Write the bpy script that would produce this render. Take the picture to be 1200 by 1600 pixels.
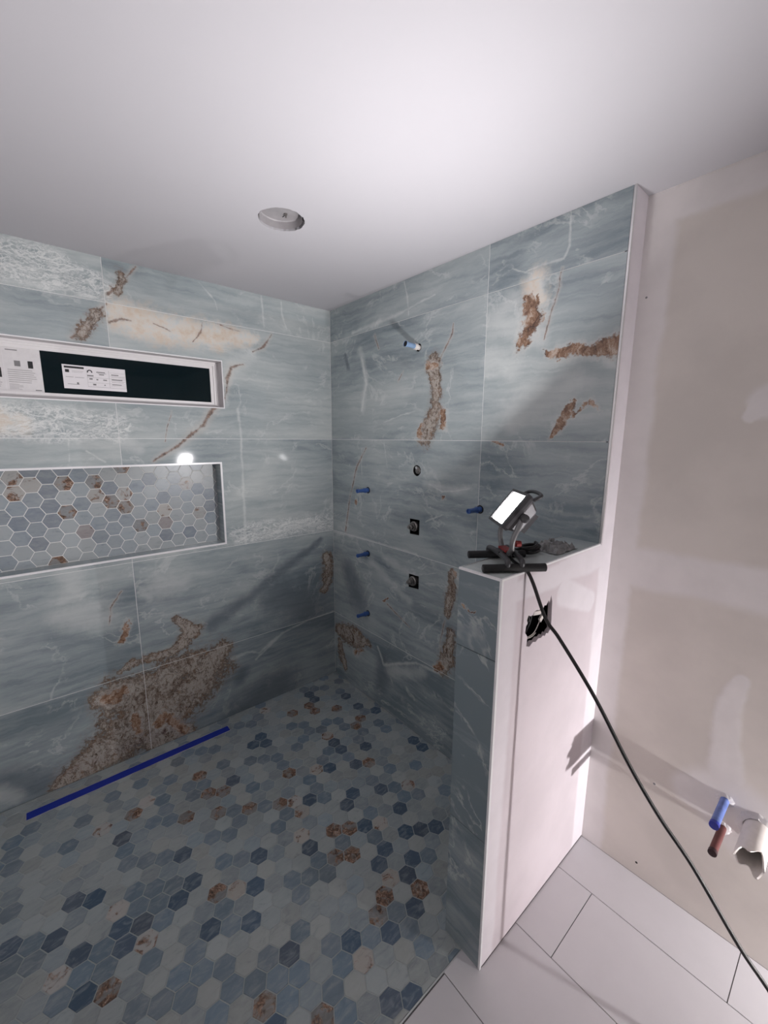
import bpy, bmesh, math, random
from mathutils import Vector, Matrix

# ------------------------------------------------------------------ scene, camera, light
for o in list(bpy.data.objects):
    bpy.data.objects.remove(o, do_unlink=True)
scene = bpy.context.scene
COL = scene.collection
random.seed(7)

CEIL = 2.493          # ceiling height
END_Y = -1.7638       # plane of the white plasterboard face
BEIGE_X = 0.1043      # plane of the bare plasterboard wall
PONY_X = -0.6176      # free end of the half wall
PONY_Z = 1.3265       # top of the half wall
PONY_Y = -1.6176      # shower side of the half wall
LEFT_X = -1.98  # unseen left side, pulled in close for bounce light
FRONT_Y = -3.80  # unseen room depth, shortened so more light bounces back

yaw, pitch, roll = 0.7032, -0.1757, 0.0059
fwd = Vector((math.sin(yaw) * math.cos(pitch), math.cos(yaw) * math.cos(pitch), math.sin(pitch)))
rgt = Vector((math.cos(yaw), -math.sin(yaw), 0))
upv = rgt.cross(fwd)
cr, sr = math.cos(roll), math.sin(roll)
rgt, upv = rgt * cr + upv * sr, upv * cr - rgt * sr
cam_data = bpy.data.cameras.new('camera')
cam_data.sensor_fit = 'HORIZONTAL'
cam_data.sensor_width = 36.0
cam_data.lens = 646.94 / 1200 * 36.0
cam_data.clip_start = 0.02
cam = bpy.data.objects.new('camera', cam_data)
COL.objects.link(cam)
m = Matrix((rgt, upv, -fwd)).transposed().to_4x4()
m.translation = Vector((-1.5487, -2.3699, 1.6991))
cam.matrix_world = m
scene.camera = cam

world = bpy.data.worlds.new('night')
world.use_nodes = True
world.node_tree.nodes['Background'].inputs[0].default_value = (0.02, 0.03, 0.05, 1)
world.node_tree.nodes['Background'].inputs[1].default_value = 0.05
scene.world = world

scene.view_settings.view_transform = 'Standard'
scene.view_settings.look = 'None'
scene.view_settings.gamma = 1.0
scene.view_settings.use_curve_mapping = False
scene.view_settings.exposure = 0.12

SHOWER_LAMP_POWER = 16.5     # the work light on the half wall
BATH_LAMP_POWER = 15.5       # the second work light on the bathroom floor

FLOOR_HEX = {
    'D': [(-16, 4), (-14, 3), (-13, -1), (-13, 1), (-13, 4), (-12, 4), (-11, 0), (-11, 1), (-10, 1), (-10, 7), (-8, 1), (-7, -2), (-7, 1), (-7, 3), (-6, -7), (-5, -3), (-4, -5), (-4, -1), (-3, 0), (-2, 7), (-1, -10), (-1, -7), (0, -10), (0, -1), (1, -8), (1, 9), (2, 2), (2, 9), (2, 10), (3, -8), (3, -5), (4, -6), (4, -4), (4, -2), (4, 0), (5, -6), (5, 0), (5, 3), (6, -4), (7, -5), (7, -3), (7, -1), (7, 2), (7, 4), (7, 5), (8, -5), (9, 3), (9, 11), (9, 12), (12, 8), (12, 10), (13, 0), (13, 1), (13, 6)],
    'M': [(-16, 3), (-15, 3), (-13, 0), (-13, 8), (-12, 0), (-12, 1), (-12, 10), (-11, -3), (-10, -3), (-10, -1), (-10, 2), (-10, 3), (-10, 5), (-9, -4), (-9, -3), (-9, 1), (-9, 4), (-8, -5), (-8, -3), (-8, -2), (-8, 1), (-8, 7), (-8, 11), (-7, -4), (-7, 8), (-6, -5), (-6, -2), (-6, -1), (-6, 10), (-5, -7), (-5, -6), (-5, -5), (-5, 1), (-5, 3), (-5, 7), (-4, -6), (-4, -5), (-4, 3), (-3, -9), (-3, -8), (-3, 3), (-3, 4), (-2, -6), (-2, -3), (-2, -2), (-2, 9), (-1, -3), (-1, 1), (-1, 3), (0, -7), (0, -3), (0, -2), (0, 8), (2, -9), (2, -8), (2, -7), (2, 6), (2, 7), (2, 12), (3, 2), (3, 12), (4, -3), (5, 7), (5, 9), (6, 5), (6, 8), (7, 0), (7, 7), (8, -2), (8, 8), (9, -3), (9, 0), (9, 4), (9, 6), (9, 7), (10, 5), (12, 4)],
    'R': [(-12, -1), (-9, 8), (-6, -6), (-6, 0), (-6, 6), (-4, -8), (-4, 5), (-4, 7), (-4, 9), (-3, 6), (-2, 4), (0, 3), (1, -7), (1, -3), (2, -6), (2, -3), (2, -1), (2, 5), (3, -2), (4, -7), (6, 11), (8, 2), (8, 10), (8, 11), (10, 6), (10, 9), (11, 6)],
    'S': [(-14, 1), (-11, 2), (-11, 8), (-10, 0), (-8, 9), (-5, -1), (-1, -8), (0, 0), (1, 1), (1, 2), (3, -6), (4, 4), (4, 13), (5, -3), (7, 6), (9, -2)],
    'L': [(-15, 5), (-11, -1), (-11, 4), (-10, -2), (-10, 4), (-9, -1), (-8, -4), (-8, 0), (-8, 5), (-7, -3), (-7, 0), (-7, 4), (-6, -4), (-6, 8), (-5, -4), (-5, -1), (-3, -6), (-3, 9), (-2, -5), (-1, -4), (0, -9), (1, -9), (1, -4), (1, 8), (2, -4), (3, -4), (3, 6), (4, -5), (4, -1), (6, 2), (6, 3), (7, 8), (8, 4), (11, 1)],
}
NICHE_HEX = {
    'R': [(-5, -4), (-4, 0), (-4, 2), (-2, 2), (-1, 0), (0, 0), (0, 3), (1, -2)],
    'B': [(-3, -2), (3, -2)],
    'D': [(-7, -1), (-6, -2), (-6, 0), (-6, 3), (-5, -1), (-5, 0), (-5, 1), (-5, 2), (-4, 3), (-1, 1), (2, 2), (3, -3), (3, 0), (5, -3), (6, 1), (7, -1), (7, 0)],
    'S': [(-7, 1), (-7, 2), (-6, 2), (-2, 1), (0, 1), (3, -1), (5, 1), (6, -1)],
    'L': [(-7, -3), (-5, -3), (-4, -3), (-4, -2), (-3, -3), (1, -3), (5, -2), (5, 2), (6, 0)],
}
FEATURES_BACK = [
    ('lace', [(-1.557, 2.395, 0.0967), (-1.396, 2.399, 0.0995), (-1.243, 2.363, 0.0618)]),
    ('rock', [(-1.173, 2.372, 0.0244), (-1.138, 2.435, 0.0253)]),
    ('crack', [(-1.201, 2.345, 0.0084), (-1.14, 2.407, 0.0084), (-1.074, 2.486, 0.0056)]),
    ('rock', [(-1.254, 2.242, 0.0338), (-1.314, 2.156, 0.0326)]),
    ('crack', [(-1.213, 2.296, 0.0084), (-1.28, 2.221, 0.0095), (-1.354, 2.129, 0.0084)]),
    ('cream', [(-1.166, 2.264, 0.0872), (-0.994, 2.23, 0.0962), (-0.715, 2.234, 0.0834), (-0.5, 2.25, 0.0351)]),
    ('crack', [(-1.207, 2.22, 0.007), (-1.16, 2.242, 0.0113), (-1.116, 2.245, 0.0058)]),
    ('crack', [(-1.021, 2.244, 0.0045), (-0.948, 2.22, 0.0047)]),
    ('crack', [(-0.848, 2.186, 0.0032), (-0.807, 2.236, 0.0064), (-0.79, 2.289, 0.0032)]),
    ('crack', [(-0.711, 2.293, 0.005), (-0.591, 2.277, 0.0051)]),
    ('crack', [(-0.405, 2.289, 0.0054), (-0.464, 2.21, 0.0105), (-0.519, 2.179, 0.0053)]),
    ('cloud', [(-0.523, 2.171, 0.0491), (-0.638, 2.079, 0.0545), (-0.689, 1.989, 0.0341)]),
    ('crack', [(-0.582, 2.102, 0.007), (-0.649, 2.078, 0.0119), (-0.677, 2.017, 0.0136), (-0.685, 1.949, 0.0105), (-0.701, 1.903, 0.0068), (-0.763, 1.849, 0.0137), (-0.819, 1.765, 0.0136), (-0.881, 1.717, 0.0133), (-0.939, 1.667, 0.0099), (-1.007, 1.622, 0.0099), (-1.075, 1.581, 0.0064)]),
    ('crack', [(-0.972, 1.832, 0.0026), (-0.996, 1.758, 0.0026), (-1.014, 1.677, 0.0026)]),
    ('vein', [(-0.625, 1.855, 0.014), (-0.616, 1.695, 0.009), (-0.62, 1.419, 0.0095), (-0.623, 1.072, 0.0117)]),
    ('vein', [(-0.458, 2.489, 0.0085), (-0.447, 2.32, 0.0068)]),
    ('vein', [(-0.333, 2.48, 0.0053), (-0.332, 2.41, 0.0088), (-0.306, 2.337, 0.0074)]),
    ('vein', [(-0.796, 2.485, 0.0047), (-0.721, 2.409, 0.0048), (-0.707, 2.364, 0.0032)]),
    ('lace', [(-1.629, 1.769, 0.0838), (-1.442, 1.755, 0.0815), (-1.226, 1.743, 0.0724)]),
    ('cream', [(-1.629, 1.769, 0.0654), (-1.572, 1.744, 0.0489)]),
    ('lace', [(-0.655, 1.136, 0.0625), (-0.431, 1.144, 0.0656), (-0.029, 1.135, 0.063)]),
    ('cloud', [(-1.192, 1.677, 0.0436), (-1.141, 1.646, 0.0321)]),
    ('vein', [(-1.408, 1.691, 0.0042), (-1.418, 1.585, 0.0044)]),
    ('vein', [(-1.349, 1.633, 0.0044), (-1.28, 1.581, 0.006)]),
    ('cloud', [(-1.468, 1.055, 0.0623), (-1.465, 0.959, 0.0498), (-1.517, 0.925, 0.0311)]),
    ('cloud', [(-1.099, 0.922, 0.0911), (-0.988, 0.915, 0.0594)]),
    ('cloud', [(-1.175, 0.905, 0.0351), (-1.149, 0.863, 0.0281)]),
    ('cloud', [(-1.39, 0.825, 0.0994), (-1.51, 0.875, 0.0779)]),
    ('dark', [(-0.109, 1.011, 0.0264), (-0.329, 0.896, 0.043), (-0.575, 0.759, 0.0505), (-0.853, 0.63, 0.0547)]),
    ('dark', [(-0.449, 0.706, 0.1682), (-0.221, 0.558, 0.2072)]),
    ('rock', [(-0.06, 0.89, 0.0414), (-0.052, 0.796, 0.0517), (-0.076, 0.67, 0.0329)]),
    ('crack', [(-1.273, 0.929, 0.0041), (-1.326, 0.857, 0.005), (-1.342, 0.777, 0.0041)]),
    ('rust', [(-1.266, 0.754, 0.0205), (-1.296, 0.676, 0.0141)]),
    ('rock', [(-1.036, 0.711, 0.0217), (-0.959, 0.623, 0.0534), (-1.013, 0.583, 0.0381)]),
    ('rock', [(-1.325, 0.501, 0.0106), (-1.241, 0.542, 0.0211), (-1.092, 0.533, 0.0333), (-0.998, 0.558, 0.0371)]),
    ('vein', [(-0.597, 0.315, 0.0086), (-0.416, 0.432, 0.0132), (-0.224, 0.465, 0.0069), (-0.015, 0.478, 0.0074)]),
    ('vein', [(-0.416, 0.432, 0.0176), (-0.574, 0.351, 0.0129), (-0.644, 0.384, 0.0126), (-0.749, 0.37, 0.0205)]),
    ('rock', [(-0.783, 0.449, 0.0561), (-0.877, 0.376, 0.1282), (-0.991, 0.267, 0.1364), (-1.087, 0.172, 0.133), (-1.16, 0.07, 0.122)]),
    ('rock', [(-0.848, 0.431, 0.0481), (-1.058, 0.424, 0.0913), (-1.16, 0.349, 0.1039), (-1.189, 0.188, 0.0915)]),
    ('rock', [(-1.052, 0.049, 0.0642), (-1.002, 0.016, 0.037)]),
    ('rock', [(-1.218, 0.392, 0.0795), (-1.337, 0.375, 0.1054), (-1.405, 0.39, 0.0614)]),
    ('rock', [(-1.254, 0.332, 0.1188), (-1.288, 0.177, 0.1485), (-1.434, 0.082, 0.1124), (-1.566, 0.039, 0.0683), (-1.634, 0.004, 0.0299)]),
    ('rust', [(-1.162, 0.135, 0.0343), (-1.141, 0.185, 0.0229), (-1.036, 0.033, 0.0321)]),
    ('rust', [(-1.373, 0.384, 0.0422), (-1.321, 0.398, 0.0361)]),
    ('rust', [(-1.272, 0.226, 0.0253), (-1.271, 0.13, 0.0223)]),
    ('dark', [(-0.683, 0.26, 0.0517), (-0.706, 0.217, 0.043)]),
    ('dark', [(-1.69, 0.067, 0.0997), (-1.773, 0.151, 0.0804)]),
    ('cloud', [(-1.812, 0.09, 0.05), (-1.773, 0.049, 0.0399)]),
    ('dark', [(-0.431, 0.069, 0.1842), (-0.697, 0.001, 0.1323)]),
]
FEATURES_RIGHT = [
    ('vein', [(-1.553, 2.493, 0.0042), (-1.558, 2.378, 0.0066), (-1.538, 2.342, 0.0066), (-1.45, 2.346, 0.0046), (-1.384, 2.342, 0.0048)]),
    ('vein', [(-1.281, 2.353, 0.0075), (-1.325, 2.37, 0.0048), (-1.412, 2.327, 0.0046)]),
    ('cream', [(-1.428, 2.296, 0.0626), (-1.46, 2.22, 0.0385)]),
    ('rust', [(-1.409, 2.227, 0.0336), (-1.43, 2.157, 0.0433), (-1.388, 2.081, 0.0351)]),
    ('cloud', [(-1.333, 2.249, 0.0502), (-1.261, 2.19, 0.05), (-1.471, 2.079, 0.0369)]),
    ('rust', [(-1.442, 2.212, 0.0092), (-1.451, 2.24, 0.0069)]),
    ('crack', [(-1.536, 2.311, 0.0044), (-1.527, 2.237, 0.0055), (-1.503, 2.165, 0.0058), (-1.484, 2.077, 0.0035)]),
    ('cloud', [(-1.238, 2.04, 0.052), (-1.352, 1.975, 0.052)]),
    ('rust', [(-1.501, 2.033, 0.012), (-1.589, 2.022, 0.0208), (-1.681, 2.013, 0.0265), (-1.753, 2.02, 0.038)]),
    ('cloud', [(-1.728, 1.964, 0.0177), (-1.767, 1.944, 0.0127)]),
    ('rust', [(-1.535, 1.701, 0.0075), (-1.575, 1.751, 0.0193), (-1.607, 1.809, 0.0185), (-1.61, 1.855, 0.0092)]),
    ('rust', [(-1.621, 1.785, 0.0092), (-1.658, 1.825, 0.0092), (-1.686, 1.832, 0.011), (-1.719, 1.793, 0.0044)]),
    ('cloud', [(-1.501, 1.862, 0.0963), (-1.362, 1.821, 0.0782), (-1.623, 1.899, 0.0663)]),
    ('cloud', [(-1.367, 1.755, 0.0416), (-1.45, 1.816, 0.0351)]),
    ('rock', [(-0.908, 2.07, 0.036), (-0.925, 1.963, 0.033), (-0.937, 1.871, 0.036), (-0.914, 1.78, 0.0448), (-0.868, 1.711, 0.0528)]),
    ('rust', [(-0.98, 1.839, 0.0217), (-0.983, 1.763, 0.0248)]),
    ('rust', [(-0.848, 1.765, 0.0192), (-0.822, 1.711, 0.0198)]),
    ('rust', [(-0.887, 2.058, 0.0186), (-0.963, 2.054, 0.0087)]),
    ('crack', [(-0.946, 2.074, 0.0045), (-0.999, 2.144, 0.0058), (-1.025, 2.182, 0.0058), (-1.027, 2.223, 0.0028)]),
    ('cloud', [(-0.313, 2.219, 0.0252), (-0.374, 2.05, 0.0288), (-0.336, 1.869, 0.0259)]),
    ('vein', [(-0.331, 2.162, 0.014), (-0.374, 2.014, 0.0148), (-0.329, 1.869, 0.0148)]),
    ('vein', [(-0.694, 2.486, 0.006), (-0.719, 2.404, 0.0075), (-0.726, 2.321, 0.0062)]),
    ('vein', [(-0.5, 2.488, 0.0048), (-0.506, 2.438, 0.0032)]),
    ('vein', [(-0.237, 2.321, 0.0108), (-0.479, 2.329, 0.017), (-0.734, 2.349, 0.009), (-0.909, 2.374, 0.0058)]),
    ('crack', [(-0.451, 2.266, 0.0068), (-0.491, 2.192, 0.0051)]),
    ('crack', [(-0.693, 2.049, 0.0038), (-0.653, 2.004, 0.005)]),
    ('dark', [(-0.168, 2.203, 0.0185), (-0.201, 2.124, 0.0228)]),
    ('vein', [(-0.538, 1.789, 0.0036), (-0.672, 1.82, 0.0051), (-0.841, 1.845, 0.0032)]),
    ('crack', [(-0.373, 1.642, 0.0057), (-0.281, 1.53, 0.008), (-0.21, 1.353, 0.0074), (-0.148, 1.089, 0.0088)]),
    ('vein', [(-0.539, 1.682, 0.0054), (-0.569, 1.538, 0.0037)]),
    ('vein', [(-0.328, 1.641, 0.0039), (-0.333, 1.386, 0.004)]),
    ('rust', [(-0.272, 1.319, 0.0102), (-0.265, 1.302, 0.0084)]),
    ('cloud', [(-0.875, 1.472, 0.0331), (-1.069, 1.458, 0.0256), (-1.201, 1.479, 0.0145)]),
    ('vein', [(-0.852, 1.487, 0.0034), (-0.987, 1.44, 0.0064), (-1.201, 1.476, 0.0029)]),
    ('vein', [(-0.882, 1.27, 0.0051), (-0.992, 1.32, 0.0048), (-1.115, 1.329, 0.0032)]),
    ('rust', [(-0.997, 1.418, 0.0096), (-0.989, 1.401, 0.0096)]),
    ('rust', [(-1.276, 1.683, 0.0084), (-1.325, 1.678, 0.0108)]),
    ('vein', [(0.007, 1.062, 0.0138), (-0.422, 1.077, 0.0082), (-0.815, 1.081, 0.0072), (-0.866, 1.039, 0.0036)]),
    ('cloud', [(-0.546, 1.002, 0.032), (-0.794, 0.948, 0.0296)]),
    ('cloud', [(-0.423, 0.933, 0.042), (-0.772, 0.791, 0.0312)]),
    ('crack', [(-0.578, 0.709, 0.0062), (-0.776, 0.637, 0.0039)]),
    ('rust', [(-0.548, 0.711, 0.0123), (-0.578, 0.737, 0.008)]),
    ('dark', [(-0.287, 0.637, 0.135), (-0.181, 0.831, 0.092)]),
    ('rock', [(-1.08, 1.04, 0.0165), (-1.069, 0.919, 0.0306), (-1.057, 0.811, 0.0272)]),
    ('rock', [(-1.082, 0.715, 0.0272), (-1.067, 0.566, 0.0491), (-1.025, 0.493, 0.0371)]),
    ('rust', [(-1.025, 0.511, 0.0222), (-0.98, 0.472, 0.019)]),
    ('crack', [(-1.037, 0.769, 0.0053), (-1.01, 0.651, 0.0054), (-1.023, 0.547, 0.0054)]),
    ('rust', [(-1.097, 1.044, 0.0096), (-1.11, 1.015, 0.0099)]),
    ('rock', [(-0.039, 0.34, 0.04), (-0.135, 0.352, 0.0768), (-0.285, 0.363, 0.0828), (-0.389, 0.383, 0.0368)]),
    ('rock', [(-0.054, 0.272, 0.03), (-0.091, 0.139, 0.0408), (-0.13, 0.082, 0.0204)]),
    ('rust', [(-0.247, 0.255, 0.024), (-0.32, 0.295, 0.0188)]),
    ('dark', [(-0.552, 0.297, 0.088), (-0.522, 0.15, 0.0675)]),
    ('vein', [(-0.488, 0.401, 0.0088), (-0.552, 0.297, 0.0132), (-0.833, 0.444, 0.0117), (-1.027, 0.456, 0.0111)]),
    ('cloud', [(-0.613, 0.282, 0.0516), (-0.885, 0.408, 0.0456)]),
]

# ------------------------------------------------------------------ small helpers
def tag(o, label=None, cat=None, group=None, kind=None):
    if label: o['label'] = label
    if cat: o['category'] = cat
    if group: o['group'] = group
    if kind: o['kind'] = kind
    return o

def empty(name, loc, rz=0.0):
    o = bpy.data.objects.new(name, None)
    o.empty_display_size = 0.05
    COL.objects.link(o)
    o.location = loc
    o.rotation_euler = (0, 0, rz)
    return o

def link(name, mesh, parent=None, world_space=True):
    o = bpy.data.objects.new(name, mesh)
    COL.objects.link(o)
    if parent is not None:
        o.parent = parent
        if world_space:
            o.matrix_parent_inverse = world_matrix(parent).inverted()
    return o

def world_matrix(o):
    mt = Matrix.LocRotScale(o.location, o.rotation_euler, o.scale)
    if o.parent is not None:
        return world_matrix(o.parent) @ o.matrix_parent_inverse @ mt
    return mt

class MB:
    """collects vertices and faces of one mesh"""
    def __init__(s):
        s.v, s.f = [], []
    def quad(s, a, b, c, d):
        i = len(s.v); s.v += [tuple(a), tuple(b), tuple(c), tuple(d)]; s.f.append((i, i+1, i+2, i+3)); return s
    def box(s, x0, x1, y0, y1, z0, z1):
        i = len(s.v)
        s.v += [(x, y, z) for z in (z0, z1) for y in (y0, y1) for x in (x0, x1)]
        s.f += [tuple(i+k for k in q) for q in ((0,2,3,1),(4,5,7,6),(0,1,5,4),(2,6,7,3),(0,4,6,2),(1,3,7,5))]
        return s
    def obox(s, c, ax, ay, az):
        """oriented box: centre and three half-axis vectors"""
        c, ax, ay, az = map(Vector, (c, ax, ay, az)); i = len(s.v)
        s.v += [tuple(c + ax*x + ay*y + az*z) for z in (-1, 1) for y in (-1, 1) for x in (-1, 1)]
        s.f += [tuple(i+k for k in q) for q in ((0,2,3,1),(4,5,7,6),(0,1,5,4),(2,6,7,3),(0,4,6,2),(1,3,7,5))]
        return s
    def rings(s, rings, cap0=True, cap1=True):
        n = len(rings[0]); i = len(s.v)
        for r in rings: s.v += [tuple(p) for p in r]
        for k in range(len(rings)-1):
            for j in range(n):
                a = i+k*n+j; b = i+k*n+(j+1) % n
                s.f.append((a, b, b+n, a+n))
        if cap0: s.f.append(tuple(i+j for j in reversed(range(n))))
        if cap1: s.f.append(tuple(i+(len(rings)-1)*n+j for j in range(n)))
        return s
    def lathe(s, p, axis, prof, n=20, cap0=True, cap1=True):
        """prof: (distance along axis, radius)"""
        p, axis = Vector(p), Vector(axis).normalized()
        t = Vector((0, 0, 1)) if abs(axis.z) < .9 else Vector((1, 0, 0))
        a = axis.cross(t).normalized(); b = axis.cross(a)
        s.rings([[p + axis*d + (a*math.cos(2*math.pi*k/n) + b*math.sin(2*math.pi*k/n))*r for k in range(n)] for d, r in prof], cap0, cap1)
        return s
    def tube(s, pts, r, n=10):
        pts = [Vector(p) for p in pts]
        rr = r if isinstance(r, (list, tuple)) else [r]*len(pts)
        ref = None; rings = []
        for k, p in enumerate(pts):
            t = (pts[min(k+1, len(pts)-1)] - pts[max(k-1, 0)]).normalized()
            if ref is None:
                ref = t.cross(Vector((0, 0, 1)) if abs(t.z) < .9 else Vector((1, 0, 0))).normalized()
            a = (ref - t*ref.dot(t)).normalized(); ref = a; b = t.cross(a)
            rings.append([p + (a*math.cos(2*math.pi*j/n) + b*math.sin(2*math.pi*j/n))*rr[k] for j in range(n)])
        return s.rings(rings)
    def mesh(s, name, mat, smooth=None):
        me = bpy.data.meshes.new(name)
        me.from_pydata(s.v, [], s.f)
        bm = bmesh.new(); bm.from_mesh(me)
        bmesh.ops.recalc_face_normals(bm, faces=bm.faces)
        bm.to_mesh(me); bm.free()
        if mat: me.materials.append(mat)
        if smooth:
            me.polygons.foreach_set('use_smooth', [True]*len(me.polygons))
            me.set_sharp_from_angle(angle=math.radians(smooth))
        return me
    def build(s, name, mat, parent=None, smooth=None):
        return link(name, s.mesh(name, mat, smooth), parent)

def spline(pts, n=8):
    """Catmull-Rom through the points"""
    P = [Vector(p) for p in pts]; out = []
    for i in range(len(P)-1):
        a = P[max(i-1, 0)]; b = P[i]; c = P[i+1]; d = P[min(i+2, len(P)-1)]
        for k in range(n):
            t = k/n
            out.append(0.5*((2*b) + (c-a)*t + (2*a-5*b+4*c-d)*t*t + (3*b-a-3*c+d)*t**3))
    out.append(P[-1]); return out

def plate(name, outer, holes, front, back, mat, parent=None):
    """flat plate with holes; front(u,v) and back(u,v) give the two faces"""
    bm = bmesh.new(); edges = []; loops = []
    for lp in [outer] + holes:
        vs = [bm.verts.new(front(u, v)) for u, v in lp]
        es = [bm.edges.new((vs[i], vs[(i+1) % len(vs)])) for i in range(len(vs))]
        edges += es; loops.append((vs, lp))
    bmesh.ops.triangle_fill(bm, use_beauty=True, use_dissolve=False, edges=edges)
    for vs, lp in loops:
        bs = [bm.verts.new(back(u, v)) for u, v in lp]
        for i in range(len(vs)):
            j = (i+1) % len(vs)
            bm.faces.new((vs[i], vs[j], bs[j], bs[i]))
    bmesh.ops.recalc_face_normals(bm, faces=bm.faces)
    me = bpy.data.meshes.new(name); bm.to_mesh(me); bm.free()
    if mat: me.materials.append(mat)
    return link(name, me, parent)

def cells(u0, u1, v0, v1, cuts):
    """rectangle minus rectangles -> grid of kept cells"""
    us = sorted({u0, u1, *[min(max(c[k], u0), u1) for c in cuts for k in (0, 1)]})
    vs = sorted({v0, v1, *[min(max(c[k], v0), v1) for c in cuts for k in (2, 3)]})
    keep = set()
    for i in range(len(us)-1):
        for j in range(len(vs)-1):
            cu, cv = (us[i]+us[i+1])/2, (vs[j]+vs[j+1])/2
            if not any(c[0] < cu < c[1] and c[2] < cv < c[3] for c in cuts): keep.add((i, j))
    return us, vs, keep

def slab(name, u0, u1, v0, v1, cuts, P, mat, parent=None):
    """cut rectangle with thickness: P(u, v, k) with k=0 front, k=1 back"""
    us, vs, keep = cells(u0, u1, v0, v1, cuts)
    if not keep: return None
    b = MB()
    for i, j in keep:
        a0, a1, b0, b1 = us[i], us[i+1], vs[j], vs[j+1]
        b.quad(P(a0, b0, 0), P(a1, b0, 0), P(a1, b1, 0), P(a0, b1, 0))
        b.quad(P(a0, b0, 1), P(a0, b1, 1), P(a1, b1, 1), P(a1, b0, 1))
        for (di, dj), (p, q) in {(-1, 0): ((a0, b0), (a0, b1)), (1, 0): ((a1, b1), (a1, b0)), (0, -1): ((a1, b0), (a0, b0)), (0, 1): ((a0, b1), (a1, b1))}.items():
            if (i+di, j+dj) not in keep:
                b.quad(P(*p, 0), P(*q, 0), P(*q, 1), P(*p, 1))
    me = bpy.data.meshes.new(name); me.from_pydata(b.v, [], b.f)
    bm = bmesh.new(); bm.from_mesh(me)
    bmesh.ops.remove_doubles(bm, verts=bm.verts, dist=1e-5)
    bmesh.ops.recalc_face_normals(bm, faces=bm.faces)
    bm.to_mesh(me); bm.free(); me.materials.append(mat)
    return link(name, me, parent)

# ------------------------------------------------------------------ materials
class NT:
    def __init__(s, name):
        s.mat = bpy.data.materials.new(name); s.mat.use_nodes = True
        s.t = s.mat.node_tree; s.n = s.t.nodes
        s.bsdf = s.n['Principled BSDF']
    def put(s, sock, val):
        if hasattr(val, 'is_linked') or isinstance(val, bpy.types.NodeSocket): s.t.links.new(val, sock)
        elif val is not None: sock.default_value = val
    def math(s, op, a, b=None, c=None, clamp=False):
        n = s.n.new('ShaderNodeMath'); n.operation = op; n.use_clamp = clamp
        s.put(n.inputs[0], a); s.put(n.inputs[1], b); s.put(n.inputs[2], c)
        return n.outputs[0]
    def vmath(s, op, a, b=None, scale=None):
        n = s.n.new('ShaderNodeVectorMath'); n.operation = op
        s.put(n.inputs[0], a); s.put(n.inputs[1], b)
        if scale is not None: s.put(n.inputs['Scale'], scale)
        return n.outputs['Value'] if op in ('DOT_PRODUCT', 'LENGTH', 'DISTANCE') else n.outputs[0]
    def mix(s, fac, a, b, blend='MIX'):
        n = s.n.new('ShaderNodeMix'); n.data_type = 'RGBA'; n.blend_type = blend
        s.put(n.inputs[0], fac)
        s.put(n.inputs[6], a if not isinstance(a, tuple) or len(a) == 4 else a+(1,))
        s.put(n.inputs[7], b if not isinstance(b, tuple) or len(b) == 4 else b+(1,))
        return n.outputs[2]
    def noise(s, vec, scale, detail=4, rough=.55, distort=0.0, color=False):
        n = s.n.new('ShaderNodeTexNoise'); s.put(n.inputs['Vector'], vec)
        n.inputs['Scale'].default_value = scale; n.inputs['Detail'].default_value = detail
        n.inputs['Roughness'].default_value = rough; n.inputs['Distortion'].default_value = distort
        return n.outputs['Color' if color else 'Fac']
    def step(s, x, lo, hi):
        """smooth 0..1 from lo to hi (hi may be below lo)"""
        n = s.n.new('ShaderNodeMapRange'); n.interpolation_type = 'SMOOTHSTEP'
        s.put(n.inputs[0], x)
        if lo <= hi:
            n.inputs[1].default_value = lo; n.inputs[2].default_value = hi; n.inputs[3].default_value = 0; n.inputs[4].default_value = 1
        else:
            n.inputs[1].default_value = hi; n.inputs[2].default_value = lo; n.inputs[3].default_value = 1; n.inputs[4].default_value = 0
        return n.outputs[0]
    def ramp(s, x, stops):
        n = s.n.new('ShaderNodeValToRGB'); s.put(n.inputs[0], x)
        e = n.color_ramp.elements
        while len(e) < len(stops): e.new(.5)
        for el, (p, c) in zip(e, stops): el.position = p; el.color = c+(1,)
        return n.outputs[0]
    def plane(s, ui):
        """(u, v, 0) of a wall from the place of the point: u along x or y, v up"""
        g = s.n.new('ShaderNodeNewGeometry'); sp = s.n.new('ShaderNodeSeparateXYZ')
        s.t.links.new(g.outputs['Position'], sp.inputs[0])
        cb = s.n.new('ShaderNodeCombineXYZ')
        s.t.links.new(sp.outputs[ui], cb.inputs[0]); s.t.links.new(sp.outputs[2], cb.inputs[1])
        return cb.outputs[0]
    def stretch(s, vec, sx, sy, off=(0, 0, 0)):
        n = s.n.new('ShaderNodeMapping'); s.put(n.inputs['Vector'], vec)
        n.inputs['Scale'].default_value = (sx, sy, 1); n.inputs['Location'].default_value = off
        return n.outputs[0]
    def bump(s, h, strength=.2, dist=.002):
        n = s.n.new('ShaderNodeBump'); n.inputs['Strength'].default_value = strength; n.inputs['Distance'].default_value = dist
        s.put(n.inputs['Height'], h); s.t.links.new(n.outputs[0], s.bsdf.inputs['Normal'])
    def out(s, color, rough=.5, metal=0.0, spec=None):
        s.put(s.bsdf.inputs['Base Color'], color if not isinstance(color, tuple) or len(color) == 4 else color+(1,))
        s.put(s.bsdf.inputs['Roughness'], rough); s.put(s.bsdf.inputs['Metallic'], metal)
        if spec is not None: s.bsdf.inputs['Specular IOR Level'].default_value = spec
        return s.mat

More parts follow.
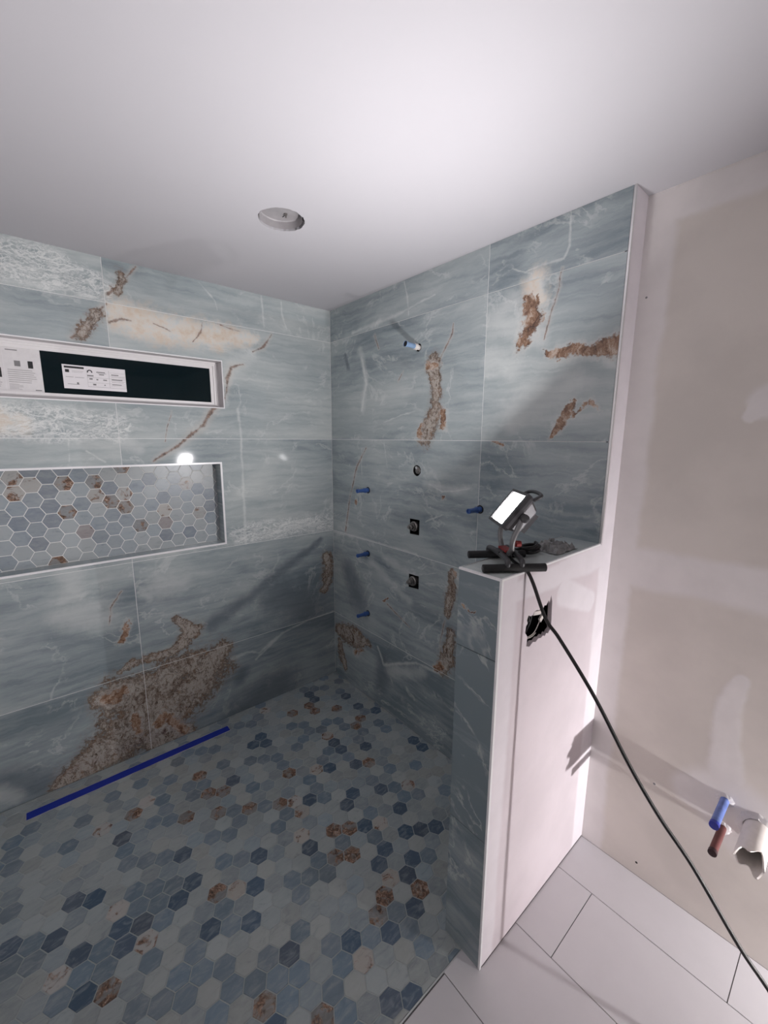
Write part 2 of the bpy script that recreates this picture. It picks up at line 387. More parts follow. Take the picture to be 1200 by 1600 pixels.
def seg_group():
    g = bpy.data.node_groups.new('segment_distance', 'ShaderNodeTree')
    for nm, tp in (('P', 'NodeSocketVector'), ('A', 'NodeSocketVector'), ('BA', 'NodeSocketVector'), ('Inv', 'NodeSocketFloat'), ('RA', 'NodeSocketFloat'), ('RD', 'NodeSocketFloat')):
        g.interface.new_socket(nm, in_out='INPUT', socket_type=tp)
    g.interface.new_socket('D', in_out='OUTPUT', socket_type='NodeSocketFloat')
    gi = g.nodes.new('NodeGroupInput'); go = g.nodes.new('NodeGroupOutput')
    def vm(op):
        n = g.nodes.new('ShaderNodeVectorMath'); n.operation = op; return n
    def mt(op, clamp=False):
        n = g.nodes.new('ShaderNodeMath'); n.operation = op; n.use_clamp = clamp; return n
    L = g.links.new
    pa = vm('SUBTRACT'); L(gi.outputs['P'], pa.inputs[0]); L(gi.outputs['A'], pa.inputs[1])
    dt = vm('DOT_PRODUCT'); L(pa.outputs[0], dt.inputs[0]); L(gi.outputs['BA'], dt.inputs[1])
    h = mt('MULTIPLY', True); L(dt.outputs['Value'], h.inputs[0]); L(gi.outputs['Inv'], h.inputs[1])
    sc = vm('SCALE'); L(gi.outputs['BA'], sc.inputs[0]); L(h.outputs[0], sc.inputs['Scale'])
    ds = vm('DISTANCE'); L(pa.outputs[0], ds.inputs[0]); L(sc.outputs[0], ds.inputs[1])
    r = mt('MULTIPLY_ADD'); L(h.outputs[0], r.inputs[0]); L(gi.outputs['RD'], r.inputs[1]); L(gi.outputs['RA'], r.inputs[2])
    q = mt('DIVIDE'); L(ds.outputs['Value'], q.inputs[0]); L(r.outputs[0], q.inputs[1])
    L(q.outputs[0], go.inputs[0])
    return g
SEG = seg_group()

def field(n, vec, feats):
    """smallest distance, in radii, to any of the poly-lines"""
    res = None
    for pts in feats:
        for (u0, v0, r0), (u1, v1, r1) in zip(pts[:-1], pts[1:]):
            g = n.n.new('ShaderNodeGroup'); g.node_tree = SEG
            n.t.links.new(vec, g.inputs['P'])
            g.inputs['A'].default_value = (u0, v0, 0); g.inputs['BA'].default_value = (u1-u0, v1-v0, 0)
            g.inputs['Inv'].default_value = 1/max((u1-u0)**2 + (v1-v0)**2, 1e-8)
            g.inputs['RA'].default_value = r0; g.inputs['RD'].default_value = r1-r0
            res = g.outputs[0] if res is None else n.math('MINIMUM', res, g.outputs[0])
    return res

def onyx(name, ui, feats, seed, tone=0.5):
    """polished blue-grey onyx-look porcelain with the veins of one tile"""
    n = NT(name); rnd = random.Random(seed)
    P = n.plane(ui)
    off = (rnd.uniform(-20, 20), rnd.uniform(-20, 20), rnd.uniform(-5, 5))
    w1 = n.vmath('SUBTRACT', n.noise(n.stretch(P, 1, 1, off), 6, 4, .6, color=True), (.5, .5, .5))
    w2 = n.vmath('SUBTRACT', n.noise(P, 34, 3, .65, color=True), (.5, .5, .5))
    Pw = n.vmath('ADD', P, n.vmath('ADD', n.vmath('SCALE', w1, scale=.055), n.vmath('SCALE', w2, scale=.020)))
    Ps = n.vmath('ADD', P, n.vmath('ADD', n.vmath('SCALE', w1, scale=.022), n.vmath('SCALE', w2, scale=.008)))
    big = n.noise(n.stretch(P, .9, 2.1, off), 1.7, 5, .55, .5)
    streak = n.noise(n.stretch(Pw, 1.3, 15, off), 2.4, 5, .6, .3)
    x = n.math('ADD', n.math('MULTIPLY', big, .75), n.math('MULTIPLY', streak, .42))
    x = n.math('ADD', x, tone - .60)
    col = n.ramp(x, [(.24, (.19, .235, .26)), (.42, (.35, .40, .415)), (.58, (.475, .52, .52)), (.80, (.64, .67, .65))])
    # loose milky veins of the stone itself
    rid = n.math('ABSOLUTE', n.math('SUBTRACT', n.noise(n.stretch(Pw, 1.2, 1.5, off), 1.9, 6, .6, .8), .5))
    brk = n.noise(n.stretch(P, 1, 1, off), 7, 3)
    col = n.mix(n.math('MULTIPLY', n.math('MULTIPLY', n.step(rid, .020, .0), n.step(brk, .42, .62)), .34), col, (.76, .78, .76))
    fine = n.noise(P, 60, 5, .7)
    mid = n.noise(n.stretch(P, 1, 1, off), 16, 6, .7)
    kinds = {}
    for k, pts in feats: kinds.setdefault(k, []).append(pts)
    if 'dark' in kinds:
        f = n.math('ADD', field(n, Pw, kinds['dark']), n.math('MULTIPLY', n.math('SUBTRACT', mid, .5), .9))
        col = n.mix(n.math('MULTIPLY', n.step(f, 1.35, .1), .66), col, (.11, .135, .165))
    if 'cloud' in kinds:
        f = n.math('ADD', field(n, Pw, kinds['cloud']), n.math('MULTIPLY', n.math('SUBTRACT', mid, .5), 1.6))
        col = n.mix(n.math('MULTIPLY', n.step(f, 1.4, .0), .36), col, (.76, .78, .76))
    if 'cream' in kinds:
        f = n.math('ADD', field(n, Pw, kinds['cream']), n.math('MULTIPLY', n.math('SUBTRACT', mid, .5), 1.3))
        c2 = n.ramp(mid, [(.33, (.72, .57, .43)), (.5, (.78, .71, .62)), (.65, (.72, .74, .72))])
        col = n.mix(n.math('MULTIPLY', n.step(f, 1.25, .25), .85), col, c2)
    if 'lace' in kinds:
        f = n.math('ADD', field(n, Pw, kinds['lace']), n.math('MULTIPLY', n.math('SUBTRACT', mid, .5), .8))
        ra = n.math('ABSOLUTE', n.math('SUBTRACT', n.noise(n.stretch(Pw, .8, 2.6), 7.5, 5, .6, 1.6), .5))
        rb = n.math('ABSOLUTE', n.math('SUBTRACT', n.noise(n.stretch(Pw, 1.1, 2.2, (4, 7, 1)), 15, 5, .62, 1.8), .5))
        ln = n.math('MAXIMUM', n.step(ra, .050, .004), n.math('MULTIPLY', n.step(rb, .060, .0), .75))
        ln = n.math('MAXIMUM', ln, n.math('MULTIPLY', n.step(n.noise(n.stretch(Pw, .7, 1.9, (2, 3, 0)), 9, 6, .65), .48, .72), .7))
        ln = n.math('MULTIPLY', ln, n.step(f, 1.2, .6))
        col = n.mix(n.math('MULTIPLY', ln, .75), col, (.86, .87, .85))
    if 'vein' in kinds:
        f = field(n, Ps, kinds['vein'])
        f = n.math('ADD', f, n.math('MULTIPLY', n.math('SUBTRACT', mid, .5), 2.2))
        col = n.mix(n.math('MULTIPLY', n.step(f, 1.25, -.2), .45), col, (.82, .84, .81))
    if 'crack' in kinds:
        f0 = field(n, Ps, kinds['crack'])
        f = n.math('ADD', f0, n.math('MULTIPLY', n.math('SUBTRACT', mid, .5), 2.6))
        f = n.math('ADD', f, n.math('MULTIPLY', n.math('SUBTRACT', fine, .5), 1.2))
        c2 = n.ramp(fine, [(.38, (.10, .065, .05)), (.62, (.36, .235, .18))])
        col = n.mix(n.math('MULTIPLY', n.step(f, 3.2, .6), .30), col, (.62, .56, .51))
        col = n.mix(n.math('MULTIPLY', n.step(f, 1.0, .0), .85), col, c2)
    Pr = n.vmath('ADD', P, n.vmath('ADD', n.vmath('SCALE', w1, scale=.075), n.vmath('SCALE', w2, scale=.036)))
    def rocky(kind, col):
        f0 = field(n, Pr, kinds[kind])
        f = n.math('ADD', f0, n.math('ADD', n.math('MULTIPLY', n.math('SUBTRACT', mid, .5), 2.0), n.math('MULTIPLY', n.math('SUBTRACT', fine, .5), 1.6)))
        t1 = n.noise(n.stretch(Pr, 1.6, .8), 11, 10, .74, 1.4)
        t2 = n.noise(P, 85, 4, .7, .6)
        tex = n.math('ADD', n.math('MULTIPLY', t1, .82), n.math('MULTIPLY', t2, .18))
        if kind == 'rock':
            c2 = n.ramp(tex, [(.36, (.10, .070, .052)), (.44, (.27, .215, .175)), (.50, (.48, .44, .395)), (.56, (.36, .305, .26)), (.63, (.62, .59, .55))])
            rd = n.math('ABSOLUTE', n.math('SUBTRACT', n.noise(n.stretch(Pr, 1.7, .9, (5, 2, 3)), 8, 7, .66, 1.8), .5))
            c2 = n.mix(n.math('MULTIPLY', n.step(rd, .034, .002), .75), c2, n.ramp(t2, [(.40, (.025, .016, .012)), (.60, (.13, .075, .048))]))
            edge = n.math('MULTIPLY', n.step(n.math('ADD', f, n.math('MULTIPLY', n.math('SUBTRACT', t1, .5), 1.8)), .40, .95), .92)
            c2 = n.mix(edge, c2, n.ramp(n.math('ADD', n.math('MULTIPLY', t1, .6), n.math('MULTIPLY', t2, .4)), [(.40, (.026, .017, .012)), (.50, (.11, .062, .036)), (.60, (.25, .15, .09))]))
            col = n.mix(n.math('MULTIPLY', n.step(f, 1.6, .9), .35), col, (.30, .25, .21))
            return n.mix(n.step(f, 1.10, .75), col, c2)
        c2 = n.ramp(tex, [(.36, (.04, .019, .013)), (.44, (.16, .080, .045)), (.51, (.31, .178, .108)), (.60, (.56, .45, .37))])
        col = n.mix(n.math('MULTIPLY', n.step(f, 1.8, .9), .30), col, (.72, .69, .65))
        return n.mix(n.math('MULTIPLY', n.step(f, 1.05, .6), .95), col, c2)
    if 'rock' in kinds: col = rocky('rock', col)
    if 'rust' in kinds: col = rocky('rust', col)
    return n.out(col, .055, 0, .5)

def plain(name, color, rough=.5, metal=0.0, var=.06, scale=30, bump=0.0, spec=None):
    """one colour with a faint uneven grain"""
    n = NT(name)
    tc = n.n.new('ShaderNodeTexCoord')
    f = n.noise(tc.outputs['Object'], scale, 4)
    a = tuple(max(c*(1-var*2), 0) for c in color); b = tuple(min(c*(1+var*2), 1) for c in color)
    if bump: n.bump(f, bump, .001)
    return n.out(n.mix(f, a, b), rough, metal, spec)

def hex_mat(name, attr):
    """small marble mosaic pieces; colour and rust share come with each piece"""
    n = NT(name)
    if attr:
        a = n.n.new('ShaderNodeAttribute'); a.attribute_name = 'stone'; c, al = a.outputs['Color'], a.outputs['Alpha']
        vec = n.plane(0); g = n.n.new('ShaderNodeNewGeometry'); vec = g.outputs['Position']
    else:
        a = n.n.new('ShaderNodeObjectInfo'); c, al = a.outputs['Color'], a.outputs['Alpha']
        tc = n.n.new('ShaderNodeTexCoord')
        vec = n.vmath('ADD', tc.outputs['Object'], n.vmath('SCALE', (37.0, 91.0, 53.0), scale=a.outputs['Random']))
    f = n.noise(n.stretch(vec, 1, 2.2), 22, 6, .62, .8)
    f2 = n.noise(vec, 55, 6, .7, 1.5)
    col = n.mix(n.math('MULTIPLY', n.step(f, .42, .75), .40), c, (.44, .47, .465))
    col = n.mix(n.math('MULTIPLY', n.step(f, .46, .26), .35), col, (.10, .13, .16))
    r = n.math('ADD', n.noise(vec, 24, 5, .6, .6), n.math('MULTIPLY', al, .62))
    rust = n.ramp(f2, [(.34, (.03, .02, .016)), (.46, (.14, .08, .052)), (.58, (.33, .20, .14)), (.70, (.62, .56, .50))])
    col = n.mix(n.step(r, .72, .84), col, rust)
    return n.out(col, .32, 0, .45)

def drywall(name, ui, base, mud, feats, soft=.35, warp=.05):
    """plasterboard with smears of jointing compound"""
    n = NT(name); P = n.plane(ui)
    w = n.vmath('SUBTRACT', n.noise(P, 5, 4, .55, color=True), (.5, .5, .5))
    w2 = n.vmath('SUBTRACT', n.noise(P, 22, 3, .6, color=True), (.5, .5, .5))
    Pw = n.vmath('ADD', P, n.vmath('ADD', n.vmath('SCALE', w, scale=warp), n.vmath('SCALE', w2, scale=warp*.25)))
    f = field(n, Pw, feats)
    cl = n.noise(P, 3.2, 5, .55)
    col = n.mix(n.step(cl, .35, .65), tuple(c*.95 for c in base), tuple(c*1.05 for c in base))
    md = n.mix(n.step(n.noise(P, 9, 5), .3, .7), tuple(c*.94 for c in mud), mud)
    col = n.mix(n.step(f, 1+soft, 1-soft), col, md)
    n.bump(n.math('ADD', n.math('MULTIPLY', n.step(f, 1+soft, 1-soft), .6), n.math('MULTIPLY', n.noise(P, 40, 4), .12)), .35, .0015)
    return n.out(col, .75, 0, .3)

M_WHITE_TRIM = plain('white_metal_trim', (.90, .89, .90), .28, .0, .02)
M_TRIM = plain('satin_metal_trim', (.72, .71, .71), .3, .75, .03)
M_GROUT = plain('light_grout', (.78, .79, .78), .85, 0, .05, 120)
M_HEXGROUT = plain('mosaic_grout', (.38, .41, .41), .85, 0, .06, 120)
M_NICHEGROUT = plain('pale_mosaic_grout', (.82, .82, .80), .85, 0, .05, 120)
M_FLOORGROUT = plain('floor_grout', (.16, .155, .155), .9, 0, .08, 100)
M_CEIL = plain('flat_white_ceiling', (.51, .50, .525), .9, 0, .012, 3)
M_ROOM = plain('white_plaster_wall', (.84, .82, .82), .9, 0, .02, 4)
M_FLOOR = plain('pale_grey_porcelain', (.62, .60, .62), .42, 0, .02, 12)
M_VINYL = plain('white_vinyl', (.90, .88, .88), .35, 0, .015)
M_JAMB = plain('grey_window_return', (.62, .59, .60), .5, 0, .05, 8)
M_GLASS = plain('night_glass', (.0035, .011, .014), .06, 0, .05, 3, spec=.35)
M_PAPER = plain('white_sticker_paper', (.90, .87, .89), .6, 0, .02)
M_PAPER2 = plain('printed_sheet_paper', (.78, .76, .765), .6, 0, .05, 60)
M_INK = plain('black_ink', (.02, .02, .022), .6)
M_INKGREY = plain('grey_ink', (.24, .235, .24), .6)
M_INKLIGHT = plain('pale_grey_ink', (.46, .445, .45), .6)
M_BLACK = plain('black_void', (.006, .006, .007), .9)
M_FOAM = plain('black_foam', (.012, .012, .013), .7, 0, .2, 60, .3)
M_STEEL = plain('dark_painted_steel', (.06, .06, .065), .4, .3, .1)
M_GREYTUBE = plain('grey_painted_tube', (.20, .20, .205), .4, .4, .08)
M_HOUSING = plain('grey_cast_housing', (.16, .16, .17), .45, .5, .1)
M_RED = plain('red_plastic', (.30, .03, .03), .4)
M_CORD = plain('black_rubber_cord', (.008, .007, .008), .5)
M_BLUE = plain('blue_plastic_plug', (.045, .11, .33), .4, 0, .1)
M_TAPE = plain('blue_masking_tape', (.005, .025, .33), .6, 0, .1, 40)
M_BRASS = plain('dull_brass_fitting', (.26, .245, .235), .35, .7, .2, 60)
M_COPPER = plain('dull_red_copper', (.16, .06, .055), .5, .3, .25, 40)
M_PVC = plain('white_plastic_pipe', (.76, .71, .67), .5, 0, .06, 50)
M_CAN = plain('galvanised_can', (.36, .345, .355), .55, .2, .15, 20)
M_FILM = plain('crumpled_grey_film', (.22, .22, .22), .3, 0, .3, 40)
M_BUCKET = plain('white_bucket_plastic', (.7, .69, .66), .5)

def emitter(name, strength):
    n = NT(name)
    n.bsdf.inputs['Emission Color'].default_value = (1, .97, .93, 1)
    n.bsdf.inputs['Emission Strength'].default_value = strength
    return n.out((.9, .9, .9), .2)
M_LAMP = emitter('lit_lamp_glass', 24.0)

# ------------------------------------------------------------------ shell of the room
WIN = (-1.88, -0.6996, 1.8569, 2.110)          # window opening: x0 x1 z0 z1
NICHE = (-1.88, -0.7345, 1.0917, 1.5634)       # recessed shelf
ROWS = [0.0, 0.4699, 1.0720, 1.6915, 2.3030, CEIL]
G = 0.0026                                      # joint width
NICHE_Y = 0.090

wall_back = slab('wall_back', LEFT_X-.1, .2, 0, CEIL+.1, [WIN, NICHE], lambda u, v, k: (u, .0009 if k == 0 else .20, v), M_GROUT)
tag(wall_back, 'left shower wall of large polished blue-grey onyx tiles with window and niche', 'wall', kind='structure')
def tile_feats(feats, u0, u1, v0, v1):
    out = []
    for k, pts in feats:
        r = max(p[2] for p in pts)*1.4 + .02
        if max(p[0] for p in pts)+r > u0 and min(p[0] for p in pts)-r < u1 and max(p[1] for p in pts)+r > v0 and min(p[1] for p in pts)-r < v1:
            out.append((k, pts))
    return out
TONE_SHADE_BACK = {(0, 0): .34, (0, 1): .42, (0, 2): .50, (0, 3): .55, (0, 4): .50, (1, 0): .34, (1, 1): .42, (1, 2): .55, (1, 3): .47, (1, 4): .52}  # tile tones; lower rows darkened, shade near the floor put into the colour
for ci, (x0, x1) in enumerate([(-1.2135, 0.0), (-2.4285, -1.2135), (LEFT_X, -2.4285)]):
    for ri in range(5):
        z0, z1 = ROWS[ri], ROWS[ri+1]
        mt = onyx('onyx_tile_back_%d_%d' % (ci, ri), 0, tile_feats(FEATURES_BACK, x0, x1, z0, z1), 10+ci*7+ri, TONE_SHADE_BACK.get((ci, ri), .5))
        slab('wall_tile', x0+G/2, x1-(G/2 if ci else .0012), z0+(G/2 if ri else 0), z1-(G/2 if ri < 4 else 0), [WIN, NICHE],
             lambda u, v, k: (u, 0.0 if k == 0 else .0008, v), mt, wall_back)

def circle(u, v, r, n=20, wob=0.0, seed=1):
    rr = random.Random(seed)
    return [(u+math.cos(2*math.pi*k/n)*r*(1+rr.uniform(-wob, wob)), v+math.sin(2*math.pi*k/n)*r*(1+rr.uniform(-wob, wob))) for k in range(n)]
HOLES_RIGHT = [circle(-.808, 1.533, .030, 20, .05), [(-.764, 1.184), (-.836, 1.186), (-.838, 1.270), (-.763, 1.269)], [(-.762, .876), (-.840, .882), (-.841, .957), (-.763, .954)],
               circle(-.804, 2.151, .0200, 18, .03)]
wall_right = plate('wall_right', [(END_Y+.016, 0), (0, 0), (0, CEIL+.1), (END_Y+.016, CEIL+.1)], HOLES_RIGHT, lambda u, v: (.0009, u, v), lambda u, v: (.060, u, v), M_GROUT)
tag(wall_right, 'shower wall of large polished onyx tiles carrying pipes and valves', 'wall', kind='structure')
MB().box(.060, .20, END_Y+.016, 0, 0, CEIL+.1).build('core', M_BLACK, wall_right)
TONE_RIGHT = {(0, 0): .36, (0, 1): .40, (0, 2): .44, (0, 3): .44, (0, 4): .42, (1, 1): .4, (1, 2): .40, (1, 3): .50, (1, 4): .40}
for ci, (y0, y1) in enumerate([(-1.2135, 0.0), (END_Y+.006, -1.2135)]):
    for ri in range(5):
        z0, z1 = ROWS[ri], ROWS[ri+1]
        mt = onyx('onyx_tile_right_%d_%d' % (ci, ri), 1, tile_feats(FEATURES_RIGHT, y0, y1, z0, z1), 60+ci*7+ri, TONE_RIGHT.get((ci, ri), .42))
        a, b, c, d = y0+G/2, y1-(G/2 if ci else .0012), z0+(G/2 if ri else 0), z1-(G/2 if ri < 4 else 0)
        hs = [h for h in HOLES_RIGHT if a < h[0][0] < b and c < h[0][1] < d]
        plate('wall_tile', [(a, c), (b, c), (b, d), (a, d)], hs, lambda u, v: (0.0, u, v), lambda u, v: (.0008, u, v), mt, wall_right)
MB().box(-.0016, .008, END_Y-.001, END_Y+.0055, PONY_Z, CEIL).build('edge_trim', M_TRIM, wall_right)

# white plasterboard face: the end of the shower wall and the half wall in one plane
RAG = [(-.468, 1.083), (-.466, 1.114), (-.480, 1.130), (-.478, 1.150), (-.470, 1.158), (-.476, 1.172), (-.468, 1.183), (-.455, 1.176), (-.441, 1.177), (-.437, 1.184), (-.420, 1.187),
       (-.409, 1.182), (-.396, 1.186), (-.386, 1.179), (-.376, 1.190), (-.366, 1.187), (-.352, 1.200), (-.345, 1.190), (-.339, 1.214), (-.329, 1.190), (-.326, 1.141), (-.322, 1.096), (-.334, 1.092),
       (-.340, 1.085), (-.352, 1.090), (-.360, 1.082), (-.372, 1.088), (-.384, 1.083), (-.400, 1.087), (-.415, 1.080), (-.432, 1.085), (-.450, 1.076)]
MUD_WHITE = [[(-.60, 0, .05), (-.585, 1.32, .05)], [(.06, 0, .05), (.06, 2.5, .06)], [(-.6, 1.27, .03), (.05, 1.28, .05)], [(-.25, 1.2, .05), (-.05, 1.12, .04)]]
M_WHITEWALL = drywall('primed_plasterboard', 0, (.70, .63, .66), (.84, .79, .825), MUD_WHITE, .22, .03)
wall_half = plate('wall_half', [(PONY_X+.0075, .005), (BEIGE_X, .005), (BEIGE_X, CEIL), (.0062, CEIL), (.0062, PONY_Z-.006), (PONY_X+.0075, PONY_Z-.006)], [RAG],
                  lambda u, v: (u, END_Y, v), lambda u, v: (u, END_Y+.014, v), M_WHITEWALL)
tag(wall_half, 'half wall with white plasterboard face and tiled end and top', 'wall', kind='structure')
MB().box(PONY_X+.010, .002, -1.70, PONY_Y-.010, 0, PONY_Z-.010).build('core', M_BLACK, wall_half)
END_ROWS = [0.0, .480, 1.0845, PONY_Z-.006]
for k in range(3):
    z0, z1 = END_ROWS[k]+G/2*(k > 0), END_ROWS[k+1]-G/2*(k < 2)
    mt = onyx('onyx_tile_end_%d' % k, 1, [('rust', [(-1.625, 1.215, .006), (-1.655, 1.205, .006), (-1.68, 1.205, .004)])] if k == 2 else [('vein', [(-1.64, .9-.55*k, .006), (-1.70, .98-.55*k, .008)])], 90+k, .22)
    MB().box(PONY_X, PONY_X+.0085, END_Y+.006, PONY_Y, z0, z1).build('wall_tile', mt, wall_half)
    MB().box(PONY_X+.0085, -.0005, PONY_Y-.0085, PONY_Y, z0, z1).build('wall_tile', mt, wall_half)
M_CAP = onyx('onyx_tile_cap', 0, [], 97, .56)
for x0, x1 in ((PONY_X+.006, -.30), (-.2975, -.0005)):
    MB().box(x0, x1, END_Y+.006, PONY_Y-.005, PONY_Z-.0085, PONY_Z).build('cap_tile', M_CAP, wall_half)
MB().box(PONY_X-.001, PONY_X+.0075, END_Y-.0012, END_Y+.0058, 0, PONY_Z+.0005).build('edge_trim', M_WHITE_TRIM, wall_half)
MB().box(PONY_X-.001, PONY_X+.0058, END_Y+.0058, PONY_Y+.001, PONY_Z-.006, PONY_Z+.0006).build('edge_trim', M_WHITE_TRIM, wall_half)
MB().box(PONY_X+.0075, .0, END_Y-.0008, END_Y+.0058, PONY_Z-.0058, PONY_Z+.0005).build('edge_trim', M_WHITE_TRIM, wall_half)
MB().box(PONY_X+.0058, -.0005, PONY_Y-.005, PONY_Y+.001, PONY_Z-.006, PONY_Z+.0005).build('edge_trim', M_TRIM, wall_half)

MUD_BEIGE = [[(-1.785, 0, .055), (-1.80, 1.4, .05), (-1.80, 2.5, .055)], [(-1.80, 1.24, .07), (-2.05, 1.24, .07), (-2.6, 1.26, .08), (-4.2, 1.26, .09)],
             [(-2.19, .95, .022), (-2.17, .86, .035), (-2.165, .72, .040), (-2.19, .60, .05)], [(-2.12, .48, .07), (-2.19, .50, .11), (-2.27, .46, .12), (-2.40, .44, .12)],
             [(-2.11, 1.77, .020), (-2.15, 1.81, .05), (-2.26, 1.86, .06)], [(-1.80, 2.44, .05), (-2.2, 2.45, .05), (-4.2, 2.45, .06)]]
M_BEIGE = drywall('bare_plasterboard', 1, (.74, .685, .635), (.86, .815, .80), MUD_BEIGE, .28, .05)
wall_rf = MB().box(BEIGE_X, .30, FRONT_Y-.1, END_Y+.014, 0, CEIL+.02).build('wall_right_front', M_BEIGE)
tag(wall_rf, 'bare beige plasterboard wall with pale compound smears beside the half wall', 'wall', kind='structure')
MB().lathe((BEIGE_X+.0005, -1.790, 2.175), (-1, 0, 0), [(0, .004), (.0012, .003)], 10).build('screw_head', M_INKGREY, wall_rf)
MB().lathe((BEIGE_X+.0005, -1.998, .429), (-1, 0, 0), [(0, .005), (.0012, .004)], 10).build('screw_head', M_INKGREY, wall_rf)
MB().lathe((BEIGE_X+.0005, -1.975, .055), (-1, 0, 0), [(0, .005), (.0012, .004)], 10).build('screw_head', M_BLACK, wall_rf)

wall_left = MB().box(LEFT_X-.1, LEFT_X, FRONT_Y-.1, .002, 0, CEIL+.02).build('wall_left', M_ROOM)  # unseen wall, placed close and white to bounce light onto wall_right
tag(wall_left, 'plain pale wall closing the room on the left', 'wall', kind='structure')
wall_front = MB().box(LEFT_X, BEIGE_X, FRONT_Y-.1, FRONT_Y, 0, CEIL+.02).build('wall_front', M_ROOM)  # unseen wall, moved nearer to raise the bounce light
tag(wall_front, 'plain pale wall behind the viewer', 'wall', kind='structure')

HC = (-.745, -.826)
ceiling = plate('ceiling', [(LEFT_X-.1, FRONT_Y-.1), (.2, FRONT_Y-.1), (.2, .2), (LEFT_X-.1, .2)], [circle(HC[0], HC[1], .0845, 56, .022, 5)],
                lambda u, v: (u, v, CEIL), lambda u, v: (u, v, CEIL+.016), M_CEIL)
tag(ceiling, 'smooth white painted ceiling with one round cut-out', 'ceiling', kind='structure')

# ------------------------------------------------------------------ floor
floor = MB().box(LEFT_X-.1, .3, FRONT_Y-.1, .2, -.10, -.003).build('floor', M_FLOORGROUT)
tag(floor, 'bathroom floor with pale planks and blue-grey hexagon shower mosaic', 'floor', kind='structure')
EDGE = -1.690
MB().box(LEFT_X, 0, EDGE, 0, -.003, -.0016).build('mosaic_bed', M_HEXGROUT, floor)
MB().box(LEFT_X, PONY_X, EDGE-.004, EDGE, -.003, .0005).build('edge_strip', M_TRIM, floor)
PONY_RECT = (PONY_X, BEIGE_X, END_Y, 0)
strips = [BEIGE_X, -.100, -.4075, -.7105]
while strips[-1] > LEFT_X: strips.append(strips[-1]-.305)
for si in range(len(strips)-1):
    x1, x0 = strips[si], max(strips[si+1], LEFT_X)
    j = -2.302 + .405*si
    while j < EDGE: j += .61
    while j > FRONT_Y:
        y1, y0 = min(j, EDGE-.004), max(j-.61, FRONT_Y)
        if y1-y0 > .01:
            slab('floor_tile', x0+.0013, x1-.0013, y0+.0013, y1-(.0013 if y1 == j else 0), [PONY_RECT], lambda u, v, k: (u, v, 0.0 if k == 0 else -.003), M_FLOOR, floor)
        j -= .61

HP = .069
HA = HP*math.sqrt(3)/2
M_HEX = hex_mat('hexagon_mosaic_stone', False)
M_HEXFIELD = hex_mat('hexagon_mosaic_stone_field', True)
HR = (HP-.0034)/math.sqrt(3)
def hexpoly(cx, cy):
    return [(cx+HR*math.cos(math.pi/3*k), cy+HR*math.sin(math.pi/3*k)) for k in range(6)]
def clip(poly, x0, x1, y0, y1):
    for ax, lim, sg in ((0, x0, 1), (0, x1, -1), (1, y0, 1), (1, y1, -1)):
        out = []
        for i in range(len(poly)):
            a, b = poly[i], poly[(i+1) % len(poly)]
            da, db = (a[ax]-lim)*sg, (b[ax]-lim)*sg
            if da >= 0: out.append(a)
            if da*db < 0:
                t = da/(da-db); out.append((a[0]+(b[0]-a[0])*t, a[1]+(b[1]-a[1])*t))
        poly = out
        if len(poly) < 3: return []
    return poly
def hexring(poly, mb, z=0.0):
    """bevelled piece: flat top at z, slanted edge down to the bed"""
    cx = sum(p[0] for p in poly)/len(poly); cy = sum(p[1] for p in poly)/len(poly)
    def ring(s, zz): return [(cx+(p[0]-cx)*s, cy+(p[1]-cy)*s, zz) for p in poly]
    mb.rings([ring(1, z-.0016), ring(1, z-.0007), ring(.965, z)], cap0=False)
FULL = MB(); hexring(hexpoly(0, 0), FULL); FULL = FULL.mesh('hex_tile', M_HEX)
HEXCOL = {'L': (.345, .375, .375, 0), 'm': (.275, .32, .345, 0), 'M': (.17, .22, .265, .02), 'D': (.070, .105, .155, .0), 'R': (.22, .21, .20, .42), 'S': (.42, .40, .375, .33), 'B': (.30, .25, .235, .22)}
def hexcolor(k, rnd):
    c = HEXCOL[k]; f = rnd.uniform(.86, 1.14); w = rnd.uniform(-.012, .012)
    return (max(c[0]*f+w, .01), c[1]*f, max(c[2]*f-w, .01), c[3]+rnd.uniform(0, .05))
def cell_kind(i, j, table, rnd, weights):
    for k, s in table.items():
        if (i, j) in s: return k
    return rnd.choices(list(weights), list(weights.values()))[0]
FL = {k: set(v) for k, v in FLOOR_HEX.items()}; NI = {k: set(v) for k, v in NICHE_HEX.items()}
rnd = random.Random(21)
camp = cam.matrix_world.translation
def in_view(p):
    v = Vector(p)-camp; z = v.dot(fwd)
    return z > .1 and abs(v.dot(rgt)/z)*646.94 < 625 and abs(v.dot(upv)/z)*646.94 < 825
pieces = []
for i in range(-32, 17):
    for j in range(-14, 18):
        cx, cy = -.829+i*HA, -.9819+j*HP+(i % 2)*HP/2
        poly = clip(hexpoly(cx, cy), LEFT_X+.002, -.0015, EDGE+.002, -.0015)
        if not poly: continue
        area = .5*abs(sum(poly[q][0]*poly[(q+1) % len(poly)][1]-poly[(q+1) % len(poly)][0]*poly[q][1] for q in range(len(poly))))
        if area < 4e-5: continue
        k = cell_kind(i, j, FL, rnd, {'L': .50, 'm': .38, 'M': .12})
        d = (Vector((cx, cy, 0))-camp).length + (0 if in_view((cx, cy, 0)) else 50) + (20 if cx > -.60 and cy < -1.60 else 0)
        pieces.append((d, cx, cy, poly, len(poly) == 6 and area > .0038, hexcolor(k, rnd)))
pieces.sort(key=lambda q: q[0])
for d, cx, cy, poly, full, c in pieces[:300]:
    if full: me = FULL; o = link('hex_tile', me, floor); o.location = (cx, cy, 0)
    else:
        b = MB(); hexring(poly, b); o = b.build('hex_tile', M_HEX, floor)
    o.color = c
field_mb = MB(); cols = []
